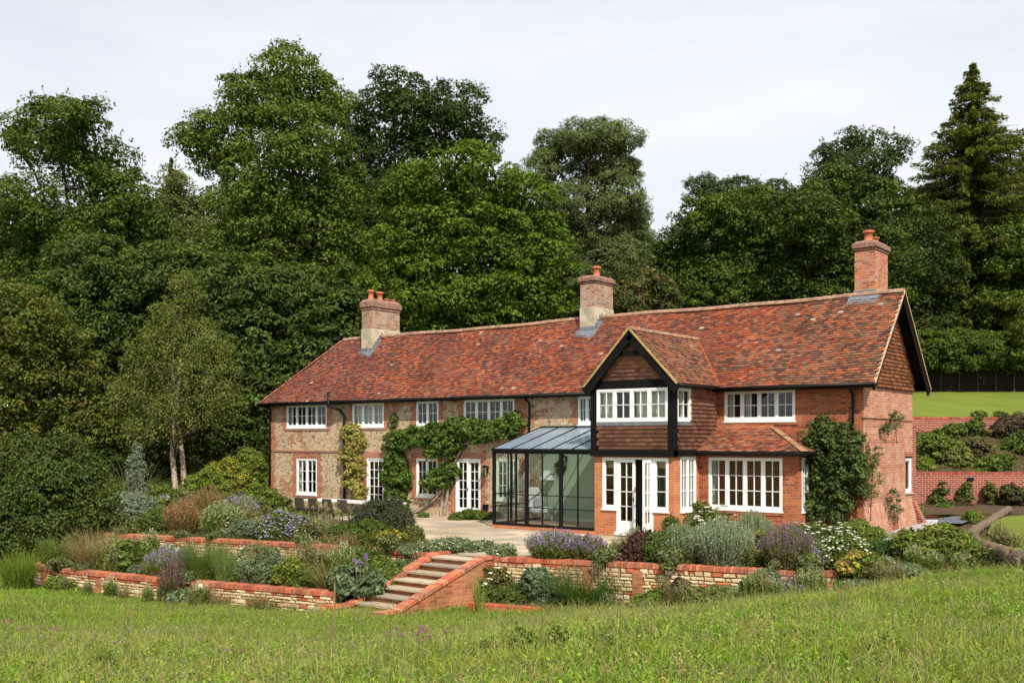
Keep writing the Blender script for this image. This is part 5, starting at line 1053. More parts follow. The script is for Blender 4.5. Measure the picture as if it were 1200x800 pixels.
tree('shaded understorey tree at the left behind the big shrub', 51, [(40, 560, 70, 50), (110, 570, 50, 50), (-60, 540, 80, 70), (170, 590, 50, 40)], DARK, 60, cr=.7, per=44)
# far wood on the hill that closes the gaps between the trunks and crowns
wl = [(at(u, v, 92), np.array([5.5, 4, 5.])) for u, v in [(-160, 330), (-80, 320), (0, 330), (80, 320), (150, 300), (230, 300), (310, 290), (390, 290), (470, 270), (550, 280), (620, 320), (690, 350), (760, 360), (840, 330), (920, 300), (1000, 280), (1080, 290), (1160, 290), (1240, 280), (1320, 280)]]
wl += [(c-UP*7, r) for c, r in wl]
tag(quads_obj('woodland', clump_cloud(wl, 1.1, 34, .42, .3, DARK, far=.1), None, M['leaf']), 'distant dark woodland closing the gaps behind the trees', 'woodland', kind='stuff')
# spruce: whorls of drooping boughs
def spruce(lab, u, vtop, Y, zb, Rb, H, cols, n_w=34):
    xy = at(u, 515, Y)[:2]; z1 = CAM[2]+(515-vtop)*Y/1205; root = tag(empty('spruce_tree', (*xy, zb)), lab, 'tree')
    m = MB(); m.tube([(xy[0], xy[1], zb-.5), (xy[0], xy[1], z1-3), (xy[0], xy[1], z1)], [.45, .10, .015], 8); m.build('trunk', M['bark'], root, smooth=True)
    VC = []; b = MB(); n_w = int((z1-zb)/.42)
    for w_ in range(n_w):
        t = (w_+.3)/n_w
        if t > .88: break
        z = z1-(z1-zb)*t+rng.uniform(-.12, .12); R = Rb*min(1, t*1.3)**.86*rng.uniform(.62, 1.12)+.06; nb = int(8+R*3.0)
        for k in range(nb):
            th = rng.uniform(0, 2*math.pi); d = np.array([math.cos(th), math.sin(th), 0]); L = R*rng.uniform(.7, 1.12); n = int(22+L*42)
            s = rng.uniform(.04, 1, n)**.8; P = np.array([xy[0], xy[1], z])+d*s[:, None]*L; P[:, 2] += -.55*L*s+.25*L*s**2.5+rng.normal(size=n)*.05
            side = np.array([-d[1], d[0], 0]); off = rng.uniform(-1, 1, n)*(.12+.3*(1-s))*min(1.2, L*.35); P += side*off[:, None]; P[:, 2] -= np.abs(off)*.35+np.abs(rng.normal(size=n))*.14
            T = d*.6+side*np.sign(off)[:, None]*.6+np.array([0, 0, -.6]); VC.append(leafquads(P, np.tile([0, 0, 1.], (n, 1))+rng.normal(size=(n, 3))*.5, rng.uniform(.2, .38, n), .11, pick(cols, n)*rng.uniform(.75, 1.15), T))
            if t < .6: b.tube([(xy[0], xy[1], z), tuple(np.array([xy[0], xy[1], z])+d*L*.5+UP*(-.17*L)), tuple(np.array([xy[0], xy[1], z])+d*L*.9+UP*(-.2*L))], [.03, .02, .008], 4)
    b.build('bough', M['bark'], root); quads_obj('crown', VC, root, M['leaf'])
spruce('tall pointed spruce on the right, highest tree of the skyline', 1140, 72, 69, 7.0, 9.0, 24, SPRUCE)
spruce('tiny conifer top in the gap at the left skyline', 201, 184, 82, 8, 2.6, 14, [(.12, .12, .05), (.1, .11, .05)])
# hedge at the top of the lawn
def hedge(lab, X0, X1, Y, v0, v1, cols):
    bl = [(np.array([*XY(X, Y), zy((v0+v1)/2, Y)]), np.array([2.2, 1.6, (v1-v0)/2*Y/1205])) for X in np.arange(X0, X1, 2.2)]
    root = tag(empty('hedge', (*XY((X0+X1)/2, Y), zy(v1, Y))), lab, 'hedge'); quads_obj('foliage', clump_cloud(bl, .45, 90, .16, .09, cols, far=.2), root, M['leaf'])
    m = MB()
    for X in np.arange(X0, X1, 1.1): x, y = XY(X, Y); m.tube([(x, y, zy(v1, Y)-1.5), (x+.1, y, zy(v0, Y)-.6)], [.05, .02], 5)
    m.build('stem', M['bark'], root)
hedge('long green hedge on top of the dark wall at the right', 22.5, 48, 61.9, 388, 441, GREEN+LIGHT[:1])
# birch
def birch():
    Y = 45; xy = at(208, 515, Y)[:2]; z0 = G(*xy)-.05; root = tag(empty('birch_tree', (*xy, z0)), 'slender silver birch with two pale trunks and feathery olive crown', 'tree')
    s = Y/1205
    for du, dv in ((((-2, 0), (-6, -40), (-5, -80), (2, -130), (4, -165)), 0), (((6, 2), (3, -42), (-3, -85), (-6, -120), (-9, -150)), 1)):
        m = MB(); P = [np.array([*xy, z0])+RT*a*s*1.0+UP*(-b)*s+FW*dv*.3 for a, b in du]; m.tube([P[0]-UP*.4]+P, [.17, .14, .11, .09, .05, .02], 8); m.build('trunk', M['bark_pale'], root, smooth=True)
    lob = [(214, 340, 18, 22), (208, 378, 32, 28), (232, 400, 34, 28), (180, 415, 34, 28), (215, 430, 54, 34), (255, 435, 30, 34), (165, 460, 34, 26), (220, 470, 56, 28), (190, 490, 44, 22), (262, 470, 22, 26)]
    bl = [(at(u, v, Y+rng.uniform(-.8, .8)), np.array([ru, ru*.9, rv])*s) for u, v, ru, rv in lob]
    b = MB()
    for c, r in bl:
        a = np.array([*xy, c[2]-1.8])+RT*(-.1); 
        for _ in range(3): e = c+rdirs(1)[0]*r*.8; b.tube([a, (a+e)/2+UP*.2, e], [.04, .025, .008], 5)
    b.build('branch', M['bark'], root)
    quads_obj('crown', clump_cloud(bl, .38, 80, .11, .055, OLIVE, droop=1.0, gap=.3, far=.5, core=False), root, M['leaf'])
birch()
# big shrub far left
def shrub(lab, u, vb, w, h, cols, Y=None, leaf=(.09, .05), cr=.22, per=40, name='shrub', cat='shrub', group=None, lobes=None, gap=0., flat=.7, up=.5, flowers=None, droop=0., spr=.9, wisps=None):
    p = ground_px(u, vb) if Y is None else np.array([*at(u, 515, Y)[:2], 0]); 
    if Y is None: Yd = depth(p); z = p[2]
    else: Yd = Y; z = G(p[0], p[1])
    s = Yd/1205; W, H = w*s/2, h*s
    if Y is None: p = setback(p, W); z = p[2]
    root = tag(empty(name, (p[0], p[1], z)), lab, cat, group)
    if lobes is None:
        k = 6+int(w/10); lobes = [(a_, rng.uniform(-.35, .35), rng.uniform(.22, .72)*(1-.45*abs(a_)), rng.uniform(.22, .38)) for a_ in rng.uniform(-.82, .82, k)]+[(0, 0, .42, .48)]
    bl = [(np.array([p[0], p[1], z])+RT*a*W+FW*b*W+UP*c*H, np.array([r*W, r*W, min(r*1.1, .5)*H])) for a, b, c, r in lobes]
    m = MB()
    for c, r in bl: m.tube([(p[0], p[1], z-.05), tuple((np.array([p[0], p[1], z])+c)/2-UP*.05*H), tuple(c)], [.02+.008*H, .016, .006], 5)
    m.build('stem', M['stem'] if H < 1.5 else M['bark'], root)
    vc = clump_cloud(bl, cr, per, leaf[0], leaf[1], cols, flat=flat, up=up, gap=gap, far=.5, droop=droop, spr=spr, cr_var=.55, shell=.86)
    if wisps:
        n = int(70+w*1.6); a = rng.uniform(0, 6.28, n); rr_ = rng.uniform(0, 1, n)**.5*W*.75; vc += blades(np.array(p)+np.stack([np.cos(a)*rr_, np.sin(a)*rr_, np.full(n, -.03)], 1), n, H*1.12, .010, wisps, 0, lean=.55, dirs=np.stack([np.cos(a), np.sin(a), 0*a], 1)+rng.normal(size=(n, 3))*[.5, .5, 0])
    quads_obj('foliage', vc, root, M['leaf'])
    if flowers:
        fc, n, fs = flowers; VC = []; d = rdirs(n); d[:, 2] = np.abs(d[:, 2]); b = rng.integers(0, len(bl), n); P = np.array([bl[i][0] for i in b])+d*np.array([bl[i][1] for i in b])*1.0+d*cr*rng.uniform(.5, 1.1, (n, 1))
        for k in range(5):
            an = rng.uniform(0, 6.28)+k*1.257; o = np.stack([np.cos(an)*np.ones(n), np.sin(an)*np.ones(n), np.full(n, .1)], 1); VC.append(leafquads(P+o*fs*.45, np.tile([0, 0, 1.], (n, 1))+d*.8, fs*.9, fs*.6, pick(fc, n, .1), T=o))
        quads_obj('flowers', VC, root, M['petal'])
    return root
def setback(p, W):
    """keep a plant rooted in its own bed, behind the coping"""
    x, y = p[0], p[1]; yu_ = float(yU(np.array(x))); yf_ = float(yFront(np.array(x)))
    if -20.6 < x < 2.2 and not -7.4 < x < -5.3 and y > yu_ and y < yu_+.38+W*.55: y = yu_+.38+W*.55
    elif -18.9 < x < -7.6 and yf_ < y < yf_+.38+W*.5: y = yf_+.38+W*.5
    return np.array([x, y, G(x, y)])
def ground_px(u, v):
    d = ray(u, v); t = 10.
    while t < 90:
        p = CAM+d*t
        g = G(p[0], p[1])
        if p[2] <= g:
            if g-p[2] > .25:
                q = CAM+d*(t-.22); return np.array([q[0], q[1], G(q[0], q[1])])
            return np.array([p[0], p[1], g])
        t += .05
    return CAM+d*45
shrub('big dark green rounded shrub at the far left', 52, 640, 165, 138, [(.078, .105, .024), (.10, .13, .028), (.062, .086, .02)], Y=32.5, leaf=(.10, .055), cr=.33, per=60, lobes=[(0, 0, .5, .55), (-.55, 0, .5, .5), (.5, .1, .48, .45), (.1, -.3, .35, .5), (-.3, .1, .72, .38), (.25, .1, .74, .35), (.75, 0, .3, .3), (-.9, .1, .5, .5), (-.4, -.3, .25, .4)], name='shrub')
# ------------------------------------------------------------------ climbers on the house
def climber(lab, plane, lobes, cols, stems, leaf=(.15, .08), cr=.2, per=34, th=.28, bark='bark', cat='climber', gap=.0, name='climbing_plant', droop=0., core=True):
    """plane: ('y', value) or ('x', value); lobes in pixels on that plane"""
    f = (lambda u, v: py(u, v, plane[1])) if plane[0] == 'y' else (lambda u, v: pxx(u, v, plane[1]))
    out = np.array([0, -1., 0]) if plane[0] == 'y' else np.array([1., 0, 0]); tang = np.array([1., 0, 0]) if plane[0] == 'y' else np.array([0, 1., 0])
    bl = []
    for u, v, ru, rv in lobes:
        c = f(u, v); e = abs(np.dot(f(u+ru, v)-c, tang)); r = np.abs(tang)*e+np.abs(out)*th; r[2] = rv*depth(c)/1205; bl.append((c+out*th*.35, r))
    b = f(*stems[0][0]); root = tag(empty(name, (b[0], b[1], -.1)), lab, cat)
    m = MB()
    for st in stems:
        r0 = st[-1] if isinstance(st[-1], float) else .04; P = [f(*q)+out*.10 for q in st if not isinstance(q, float)]; n = len(P); PP = []
        for a, c in zip(P, P[1:]):
            for k in range(5): PP.append(a+(c-a)*k/5+rng.normal(size=3)*r0*.25)
        PP.append(P[-1]); m.tube(PP, [r0*(1-.6*i/len(PP)) for i in range(len(PP))], 6)
    m.build('stem', M[bark], root, smooth=True)
    quads_obj('foliage', clump_cloud(bl, cr, per, leaf[0], leaf[1], cols, gap=gap, far=.3, flat=.8, core=core, droop=droop), root, M['leaf']); return root
M['bark_grey'] = simple('grey_vine_bark', (.30, .25, .19), .9, .4, 9)
WIST = [(.10, .165, .030), (.12, .19, .034), (.08, .135, .026), (.15, .20, .05)]
climber('big wisteria spread along the wall above the french door', ('y', 0), [(474, 517, 14, 11), (492, 514, 16, 13), (512, 512, 16, 15), (530, 520, 14, 16), (538, 504, 14, 12), (556, 508, 16, 15), (575, 508, 15, 12), (592, 505, 12, 12), (606, 496, 9, 11), (550, 503, 12, 8), (512, 530, 12, 10), (520, 562, 11, 12), (508, 566, 8, 10), (532, 545, 6, 12), (462, 520, 8, 10)], WIST,
        [[(519, 607), (520, 585), (526, 555), (522, 535), (510, 520), .07], [(521, 607), (528, 570), (533, 545), (545, 520), (580, 510), .06], [(470, 605), (490, 600), (512, 585), (522, 570), .06], [(476, 603), (500, 592), (518, 575), .045], [(530, 540), (500, 522), (470, 520), .03]], bark='bark_grey', th=.3, leaf=(.15, .065), cr=.17, gap=.1)
climber('dense dark climber hanging between the two small left doors', ('y', 0), [(467, 545, 11, 15), (464, 560, 9, 17), (474, 562, 9, 14), (467, 578, 10, 12), (471, 590, 8, 7)], [(.07, .12, .02), (.09, .15, .024), (.12, .18, .034)], [[(472, 606), (469, 590), (467, 560), .05]], th=.36, cr=.16)
climber('golden green climber beside the black downpipe on the left', ('y', 0), [(413, 508, 12, 10), (419, 520, 11, 12), (412, 536, 11, 12), (420, 548, 10, 13), (414, 562, 11, 13), (421, 575, 9, 10)], [(.40, .34, .09), (.32, .30, .08), (.44, .36, .13)], [[(415, 592), (414, 560), (415, 520), .025]], leaf=(.10, .05), cr=.15, th=.22)
climber('thin vine running up the brick strip left of the wisteria', ('y', 0), [(462, 494, 3, 10), (461, 510, 4, 8)], WIST, [[(463, 525), (462, 485), .012]], leaf=(.1, .05), cr=.1, th=.1)
climber('dark evergreen climber covering the right corner of the house', ('y', -.05), [(962, 510, 16, 14), (985, 515, 18, 16), (1003, 528, 14, 16), (958, 535, 16, 18), (980, 545, 22, 22), (1004, 560, 14, 24), (962, 568, 18, 22), (988, 578, 20, 22), (955, 595, 18, 18), (980, 602, 22, 16), (970, 498, 8, 8)], [(.060, .090, .024), (.080, .115, .030), (.11, .145, .042)], [[(978, 632), (980, 600), (975, 550), (980, 510), .05], [(978, 632), (960, 590), (958, 530), .035]], th=.42, leaf=(.10, .055), cr=.20, per=46, gap=.16)
climber('wispy rose growing round the corner onto the gable wall', ('x', .03), [(1016, 545, 5, 18), (1021, 560, 5, 14), (1017, 580, 4, 12), (1022, 530, 4, 8)], [(.07, .10, .03), (.09, .12, .04)], [[(1016, 610), (1018, 560), (1022, 530), .014]], leaf=(.07, .04), cr=.14, per=16, th=.15, gap=.4, core=False)
climber('small sprig of climber below the string course on the gable', ('x', .06), [(1045, 494, 7, 6), (1038, 503, 6, 5), (1049, 489, 5, 4)], [(.06, .10, .03), (.08, .12, .04)], [[(1047, 520), (1045, 495), .012], [(1045, 495), (1032, 506), .01]], leaf=(.08, .035), cr=.12, per=14, th=.12, gap=.45, core=False)
climber('thin climber on the sloping plinth of the gable wall', ('x', .2), [(1046, 585, 4, 10), (1049, 600, 5, 8)], [(.08, .11, .04)], [[(1048, 612), (1046, 580), .012]], leaf=(.06, .035), cr=.1, per=12, th=.1, gap=.5, core=False)
# ------------------------------------------------------------------ perennials
def blades(P, n, h, w, cols, spread, lean=.5, seg=3, dirs=None):
    """arching blades from points P; returns quads (V, C)"""
    out = []; k = len(P); th = rng.uniform(0, 2*math.pi, k); d = np.stack([np.cos(th), np.sin(th), np.zeros(k)], 1) if dirs is None else dirs; H = h*rng.uniform(.55, 1.15, k)[:, None]; le = (lean*rng.uniform(.2, 1.3, k))[:, None]; c = pick(cols, k); yaw = rng.uniform(0, 2*math.pi, k); side = np.stack([-np.sin(yaw), np.cos(yaw), np.zeros(k)], 1)
    W = (w*rng.uniform(.7, 1.3, k))[:, None]
    pts = [P+d*H*le*(t**1.8)+UP*H*(t-.35*le*t*t) for t in np.linspace(0, 1, seg+1)]
    for i in range(seg):
        wa, wb = W*(1-i/seg)**.6*.5, W*max(.05, (1-(i+1)/seg))**.6*.5
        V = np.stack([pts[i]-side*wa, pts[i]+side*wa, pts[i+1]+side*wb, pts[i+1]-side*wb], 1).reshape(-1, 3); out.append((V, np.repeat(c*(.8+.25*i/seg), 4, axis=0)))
    return out
def place(u, v, name, lab, cat='plant', group=None):
    p = ground_px(u, v); p = setback(p, .3) if name not in ('wildflower', 'seed_stalk') else p; return p, depth(p)/1205, tag(empty(name, p), lab, cat, group)
def grass_clump(lab, u, v, w, h, cols, n=420, lean=.9, bw=.012, plume=None, name='ornamental_grass', cat='grass clump', group=None):
    p, s, root = place(u, v, name, lab, cat, group); W, H = w*s/2, h*s
    a = rng.uniform(0, 6.28, n); r = rng.uniform(0, 1, n)**.5*W*.5; P = p+np.stack([np.cos(a)*r, np.sin(a)*r, np.full(n, -.03)], 1)
    D = np.stack([np.cos(a), np.sin(a), 0*a], 1)+rng.normal(size=(n, 3))*[.4, .4, 0]
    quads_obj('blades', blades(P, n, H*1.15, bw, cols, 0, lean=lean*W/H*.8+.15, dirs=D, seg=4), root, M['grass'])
    if plume:
        k = n//5; VC = []; base = P[rng.integers(0, n, k)]; top = base+np.stack([np.cos(a[:k])*W*.6, np.sin(a[:k])*W*.6, H*rng.uniform(.8, 1.25, k)], 1)
        for j in range(6): VC.append(leafquads(top-UP*j*.03+rng.normal(size=(k, 3))*.012, rng.normal(size=(k, 3)), .05, .018, pick(plume, k), T=np.tile([0, 0, 1.], (k, 1))))
        quads_obj('plumes', VC, root, M['grass'])
    return root
def spikes(lab, u, v, w, h, cols, fcols, n=260, fs=.045, name='flowering_perennial', cat='plant', fl=.3, lv=14, group=None, dens=1.):
    """airy perennial: fine upright stems with leaves low down and flower spikes on top"""
    p, s, root = place(u, v, name, lab, cat, group); W, H = w*s/2, h*s; n = int(n*dens)
    a = rng.uniform(0, 6.28, n); r = rng.uniform(0, 1, n)**.55; B = p+np.stack([np.cos(a)*r*W*.6, np.sin(a)*r*W*.6, 0*a], 1); T = p+np.stack([np.cos(a)*r*W, np.sin(a)*r*W, H*(1-.35*r**2)*rng.uniform(.75, 1.1, n)], 1)
    VC = blades(B, n, 1, .010, cols, 0, lean=0) ; VC = []
    for t0, t1 in ((0, .5), (.5, 1)):
        P0 = B+(T-B)*t0; P1 = B+(T-B)*t1; sd = np.array([.005, .003, 0]); VC.append((np.stack([P0-sd, P0+sd, P1+sd, P1-sd], 1).reshape(-1, 3), np.repeat(pick(cols, n)*.9, 4, axis=0)))
    m = n*lv; i = rng.integers(0, n, m); t = rng.uniform(.05, 1-fl*.8, m)[:, None]; P = B[i]+(T-B)[i]*t+rng.normal(size=(m, 3))*.03
    VC.append(leafquads(P, np.array([0, 0, .6])+rng.normal(size=(m, 3))*.6, .075*rng.uniform(.6, 1.3, m), .022, pick(cols, m), T=np.array([0, 0, .8])+rng.normal(size=(m, 3))*.7))
    quads_obj('foliage', VC, root, M['leaf'])
    if fcols:
        m = n*7; i = rng.integers(0, n, m); t = 1-rng.uniform(0, fl, m)[:, None]**1.5; P = B[i]+(T-B)[i]*t+rng.normal(size=(m, 3))*.012
        quads_obj('flowers', [leafquads(P, rng.normal(size=(m, 3)), fs*rng.uniform(.6, 1.2, m), fs*.6, pick(fcols, m))], root, M['petal'])
    return root
def sh(lab, u, v, w, h, cols, flowers=None, leaf=(.065, .034), cr=.11, per=46, **k): return shrub(lab, u, v, w*1.15, h, cols, leaf=leaf, cr=cr, per=per, flowers=flowers, wisps=k.pop('wisps', HAZE+cols[:1]), name=k.pop('name', 'garden_plant'), cat=k.pop('cat', 'plant'), **k)
def alliums(lab, u, v, w, h, n, col, hs=.055, name='allium', group=None):
    p, s, root = place(u, v, name, lab, 'allium', group); W, H = w*s/2, h*s; 
    for k in range(n):
        m = MB(); b = p+np.array([rng.uniform(-1, 1)*W*.8, rng.uniform(-.5, .5)*W*.6, 0]); t = b+np.array([rng.uniform(-.08, .08), rng.uniform(-.08, .08), H*rng.uniform(.75, 1.05)]); m.tube([b, (b+t)/2+rng.normal(size=3)*.015, t], .007, 5)
        D = rdirs(150); VC = [leafquads(t+D*hs*rng.uniform(.6, 1.05, (150, 1)), rng.normal(size=(150, 3)), .03, .016, pick(col, 150), T=D)]
        m.build('stem', M['dead_stem'], root); quads_obj('flower_head', VC, root, M['petal'])
    return root
MID = [(.125, .170, .032), (.15, .195, .042), (.10, .140, .028)]; LIME = [(.17, .23, .035), (.21, .26, .04), (.13, .18, .03)]; SILV = [(.22, .26, .18), (.27, .30, .22), (.17, .21, .13)]; DKG = [(.070, .105, .022), (.092, .130, .028)]
RUST = [(.22, .13, .055), (.25, .14, .065), (.17, .13, .045), (.14, .15, .045)]; TAN = [(.38, .27, .14), (.30, .21, .11), (.22, .17, .08)]; BLUE = [(.15, .20, .10), (.18, .23, .125), (.125, .165, .08)]; PURP = [(.085, .035, .040), (.12, .055, .055), (.06, .035, .03)]
HAZE = [(.17, .16, .06), (.21, .19, .08), (.13, .14, .04)]; WHT = [(.80, .80, .72), (.72, .70, .62)]; MAUV = [(.42, .34, .60), (.50, .42, .66), (.36, .28, .55)]; VIO = [(.20, .11, .32), (.26, .15, .38)]; CREAM = [(.62, .58, .42), (.55, .5, .36)]; PINK = [(.5, .14, .28), (.6, .25, .4)]; YEL = [(.5, .4, .06), (.4, .36, .06)]
# slope left of the house (back to front)
bank = [
 ('lime green shrub close to the left corner of the house', 296, 575, 44, 52, LIME, None), ('yellow leaved bush behind the bank near the house corner', 268, 578, 44, 44, LIME+YEL[:1], None),
 ('broad lime leaved shrub right of the birch trunks', 246, 590, 50, 40, LIME, None), ('pale green perennial mass below the house corner', 305, 606, 40, 40, MID+LIME, None),
 ('soft green perennials at the top left of the bank', 150, 592, 60, 26, MID, None), ('fresh green perennials in front of the birch', 190, 596, 56, 28, MID+LIME[:1], (WHT, 14, .05)),
 ('low green shrub left of the birch trunks', 232, 603, 46, 30, HAZE, None), ('grey green perennials above the asters', 290, 612, 44, 30, MID+HAZE, (MAUV, 20, .03)),
 ('fresh green mound in the middle of the bank', 172, 606, 46, 24, LIME+MID, None), ('olive mound near the end of the dining table', 318, 602, 36, 26, LIME+HAZE, None)]
for lab, u, v, w, h, c, f in bank: sh(lab, u, v, w, h, c, f, leaf=(.10, .055), cr=.18)
sh('silver leaved shrub with pale spires above the upper wall', 150, 616, 60, 40, SILV, cr=.14); sh('tall thin silver sapling in front of the dark shrubs', 160, 596, 26, 64, SILV, cr=.13, per=24, gap=.3, lobes=[(0, 0, .2, .5), (.3, 0, .45, .45), (-.3, 0, .6, .4), (.1, 0, .8, .4), (0, 0, .95, .25)])
sh('white daisy clump at the left end of the upper wall', 118, 619, 40, 32, MID+LIME[:1], (WHT, 22, .07)); sh('dark green mound under the silver shrub', 186, 623, 52, 26, DKG+MID[:1])
spikes('rusty red feathery plant leaning over the upper wall', 214, 626, 46, 40, RUST, [(.34, .15, .08), (.40, .19, .11)], 260); spikes('second rusty plant further up the bank', 246, 612, 46, 42, RUST+HAZE, [(.34, .16, .09), (.26, .17, .08)], 240)
spikes('brownish seed head haze below the birch', 226, 606, 50, 26, HAZE, [(.24, .17, .12), (.19, .14, .10)], 240); spikes('upright green perennial with pale tips in the bank', 262, 627, 58, 38, DKG+MID, [(.34, .38, .2)], 300)
spikes('green stems with faint lilac tips above the asters', 282, 618, 46, 40, HAZE+MID, MAUV, 220, fs=.03); sh('pale grey green mound beside the asters', 286, 630, 36, 22, BLUE+SILV[:1])
sh('lilac aster clump in full flower above the upper wall', 322, 635, 52, 36, MID+DKG, (MAUV, 620, .06)); sh('smaller lilac aster clump right of the large one', 353, 634, 28, 28, DKG, (MAUV, 300, .06)); sh('lilac asters spilling over the upper wall coping', 296, 640, 20, 18, DKG, (MAUV, 140, .055))
alliums('tan allium seed heads standing before the dining chairs', 383, 634, 70, 44, 12, [(.34, .30, .15), (.28, .25, .12)]); spikes('olive seed head plants around the alliums', 365, 632, 70, 32, HAZE, [(.26, .24, .13)], 260, fs=.03)
sh('dark green mound along the wall below the alliums', 398, 640, 66, 26, DKG+MID[:1], (CREAM, 10, .04)); sh('big dark airy shrub at the end of the dining table', 442, 636, 76, 56, [(.075, .085, .045), (.095, .105, .055), (.06, .07, .035)], (WHT, 26, .04), leaf=(.06, .03), cr=.13)
sh('dark green lower shrub right above the wall by the airy shrub', 425, 643, 50, 30, DKG+MID[:1]); sh('red and yellow leaved plant near the steps', 458, 644, 24, 24, YEL+RUST[:1]+MID, leaf=(.11, .05)); sh('green cushion left of the white carpet flowers', 482, 640, 34, 24, MID+HAZE)
sh('low white flowering carpet plant beside the top of the steps', 518, 648, 92, 15, SILV+MID, (WHT, 260, .035), leaf=(.05, .025), cr=.09); grass_clump('fresh green grass tuft in the white carpet plant', 524, 642, 46, 20, LIME+MID, 300, bw=.01)
sh('low box cushion between french door and conservatory', 556, 609, 44, 11, DKG+MID, cr=.1); sh('small green plant at the foot of the wisteria', 497, 607, 12, 6, MID, cr=.07, leaf=(.06, .03))
# lower bed on the left
grass_clump('strappy green iris clump at the left end of the lower bed', 68, 662, 46, 34, MID+[(.10, .17, .05)], 320, bw=.03, name='iris_clump', cat='plant'); grass_clump('tan arching dry grass in the left lower bed', 108, 667, 62, 46, TAN, 620)
spikes('brown twiggy plant with white flowers behind the iris', 86, 648, 44, 34, [(.12, .09, .05), (.09, .10, .04)], WHT, 160, fs=.05); grass_clump('second tan grass behind the first in the left bed', 122, 655, 40, 34, TAN+HAZE, 380)
sh('green perennial against the left end of the upper wall', 128, 646, 30, 26, MID+BLUE[:1]); sh('broad leaved green plant in the lower bed', 150, 671, 58, 34, MID+DKG, leaf=(.15, .10), cr=.15); sh('small pale blue flower tuft over the lower wall', 160, 674, 12, 12, BLUE, (MAUV, 40, .04), cr=.08)
spikes('violet aster haze in the middle of the lower bed', 192, 677, 46, 36, HAZE+MID, VIO+MAUV, 260, fs=.03); spikes('second violet haze beside the long green grass', 214, 680, 36, 36, HAZE, VIO, 170, fs=.03)
grass_clump('long green feathery mass in the lower bed', 236, 682, 66, 46, MID+[(.11, .16, .05)], 900, lean=.5, bw=.012, name='feathery_perennial', cat='plant'); grass_clump('upright pale stems at the lower wall', 262, 684, 34, 38, [(.20, .27, .08), (.16, .22, .07)], 420, lean=.35)
sh('blue green spurge mound in the lower bed', 300, 688, 56, 36, BLUE, leaf=(.10, .03), cr=.12); sh('paler blue green mound in front of the spurge', 290, 690, 30, 20, BLUE+SILV[:1], cr=.1); sh('cream sedum heads leaning on the upper wall', 306, 660, 46, 22, BLUE+HAZE, (CREAM, 220, .045))
sh('variegated cream leaves draped over the upper wall', 200, 645, 30, 14, SILV+CREAM[:1], leaf=(.11, .05), cr=.1)
sh('yellow green mound beside the spurge', 328, 692, 36, 34, LIME+YEL[:1]+MID); sh('green mound near the end of the lower wall', 350, 693, 34, 24, MID); grass_clump('straw coloured grass before the stone wall', 384, 692, 44, 34, TAN+HAZE, 420); grass_clump('reddish feather grass against the upper wall', 397, 672, 46, 42, TAN+[(.24, .12, .07)], 420, plume=[(.34, .2, .13)])
sh('leafy green shrub below the upper wall left of the steps', 418, 676, 36, 40, MID+[(.11, .12, .05)]); sh('green climbing perennial on a cane near the steps', 440, 678, 30, 34, MID+LIME[:1]); sh('teal green mound beside the left cheek wall', 470, 680, 36, 24, BLUE+MID); sh('second green mound beside the cheek wall', 448, 696, 38, 26, MID+LIME[:1])
sh('glaucous kale like plant at the foot of the steps', 396, 708, 46, 30, BLUE+[(.09, .16, .08)], leaf=(.15, .08), cr=.15); alliums('purple allium heads at the foot of the steps', 404, 706, 46, 44, 4, VIO+[(.4, .22, .5)], .05)
# foot of the lower wall
spikes('plum coloured plant tumbling over the lower wall', 204, 702, 40, 46, PURP+HAZE, [(.18, .09, .16), (.14, .06, .1)], 220, fs=.03); sh('pale grey leaved ground plant below the lower wall', 226, 708, 50, 14, SILV+MID, leaf=(.16, .09), cr=.11); grass_clump('dry grass at the foot of the lower wall', 258, 704, 50, 22, TAN, 360); grass_clump('dry grass near the end of the lower wall', 310, 708, 60, 22, TAN+HAZE, 360)
sh('lime weeds at the outer corner of the lower wall', 70, 692, 34, 16, LIME, cr=.1); grass_clump('tall lime grass left of the lower wall', 22, 690, 56, 40, LIME, 800, lean=.5, bw=.018); sh('small ivy over the pale stone on the lower wall', 236, 684, 14, 20, DKG+MID, cr=.08)
p = ground_px(235, 701); o_ = tag(empty('stone_ornament', p), 'small pale stone ornament standing against the lower wall', 'ornament'); m = MB(); m.lathe(p, [(.08, 0), (.085, .05), (.06, .10), (.05, .22), (.075, .30), (.06, .42), (.03, .48)], 10); m.build('body', simple('pale_stone', (.62, .60, .52), .8, .2, 12), o_, smooth=True); m = MB(); m.box(p[0]-.1, p[0]+.1, p[1]-.1, p[1]+.1, p[2]-.1, p[2]+.03); m.build('base', M['render'], o_)
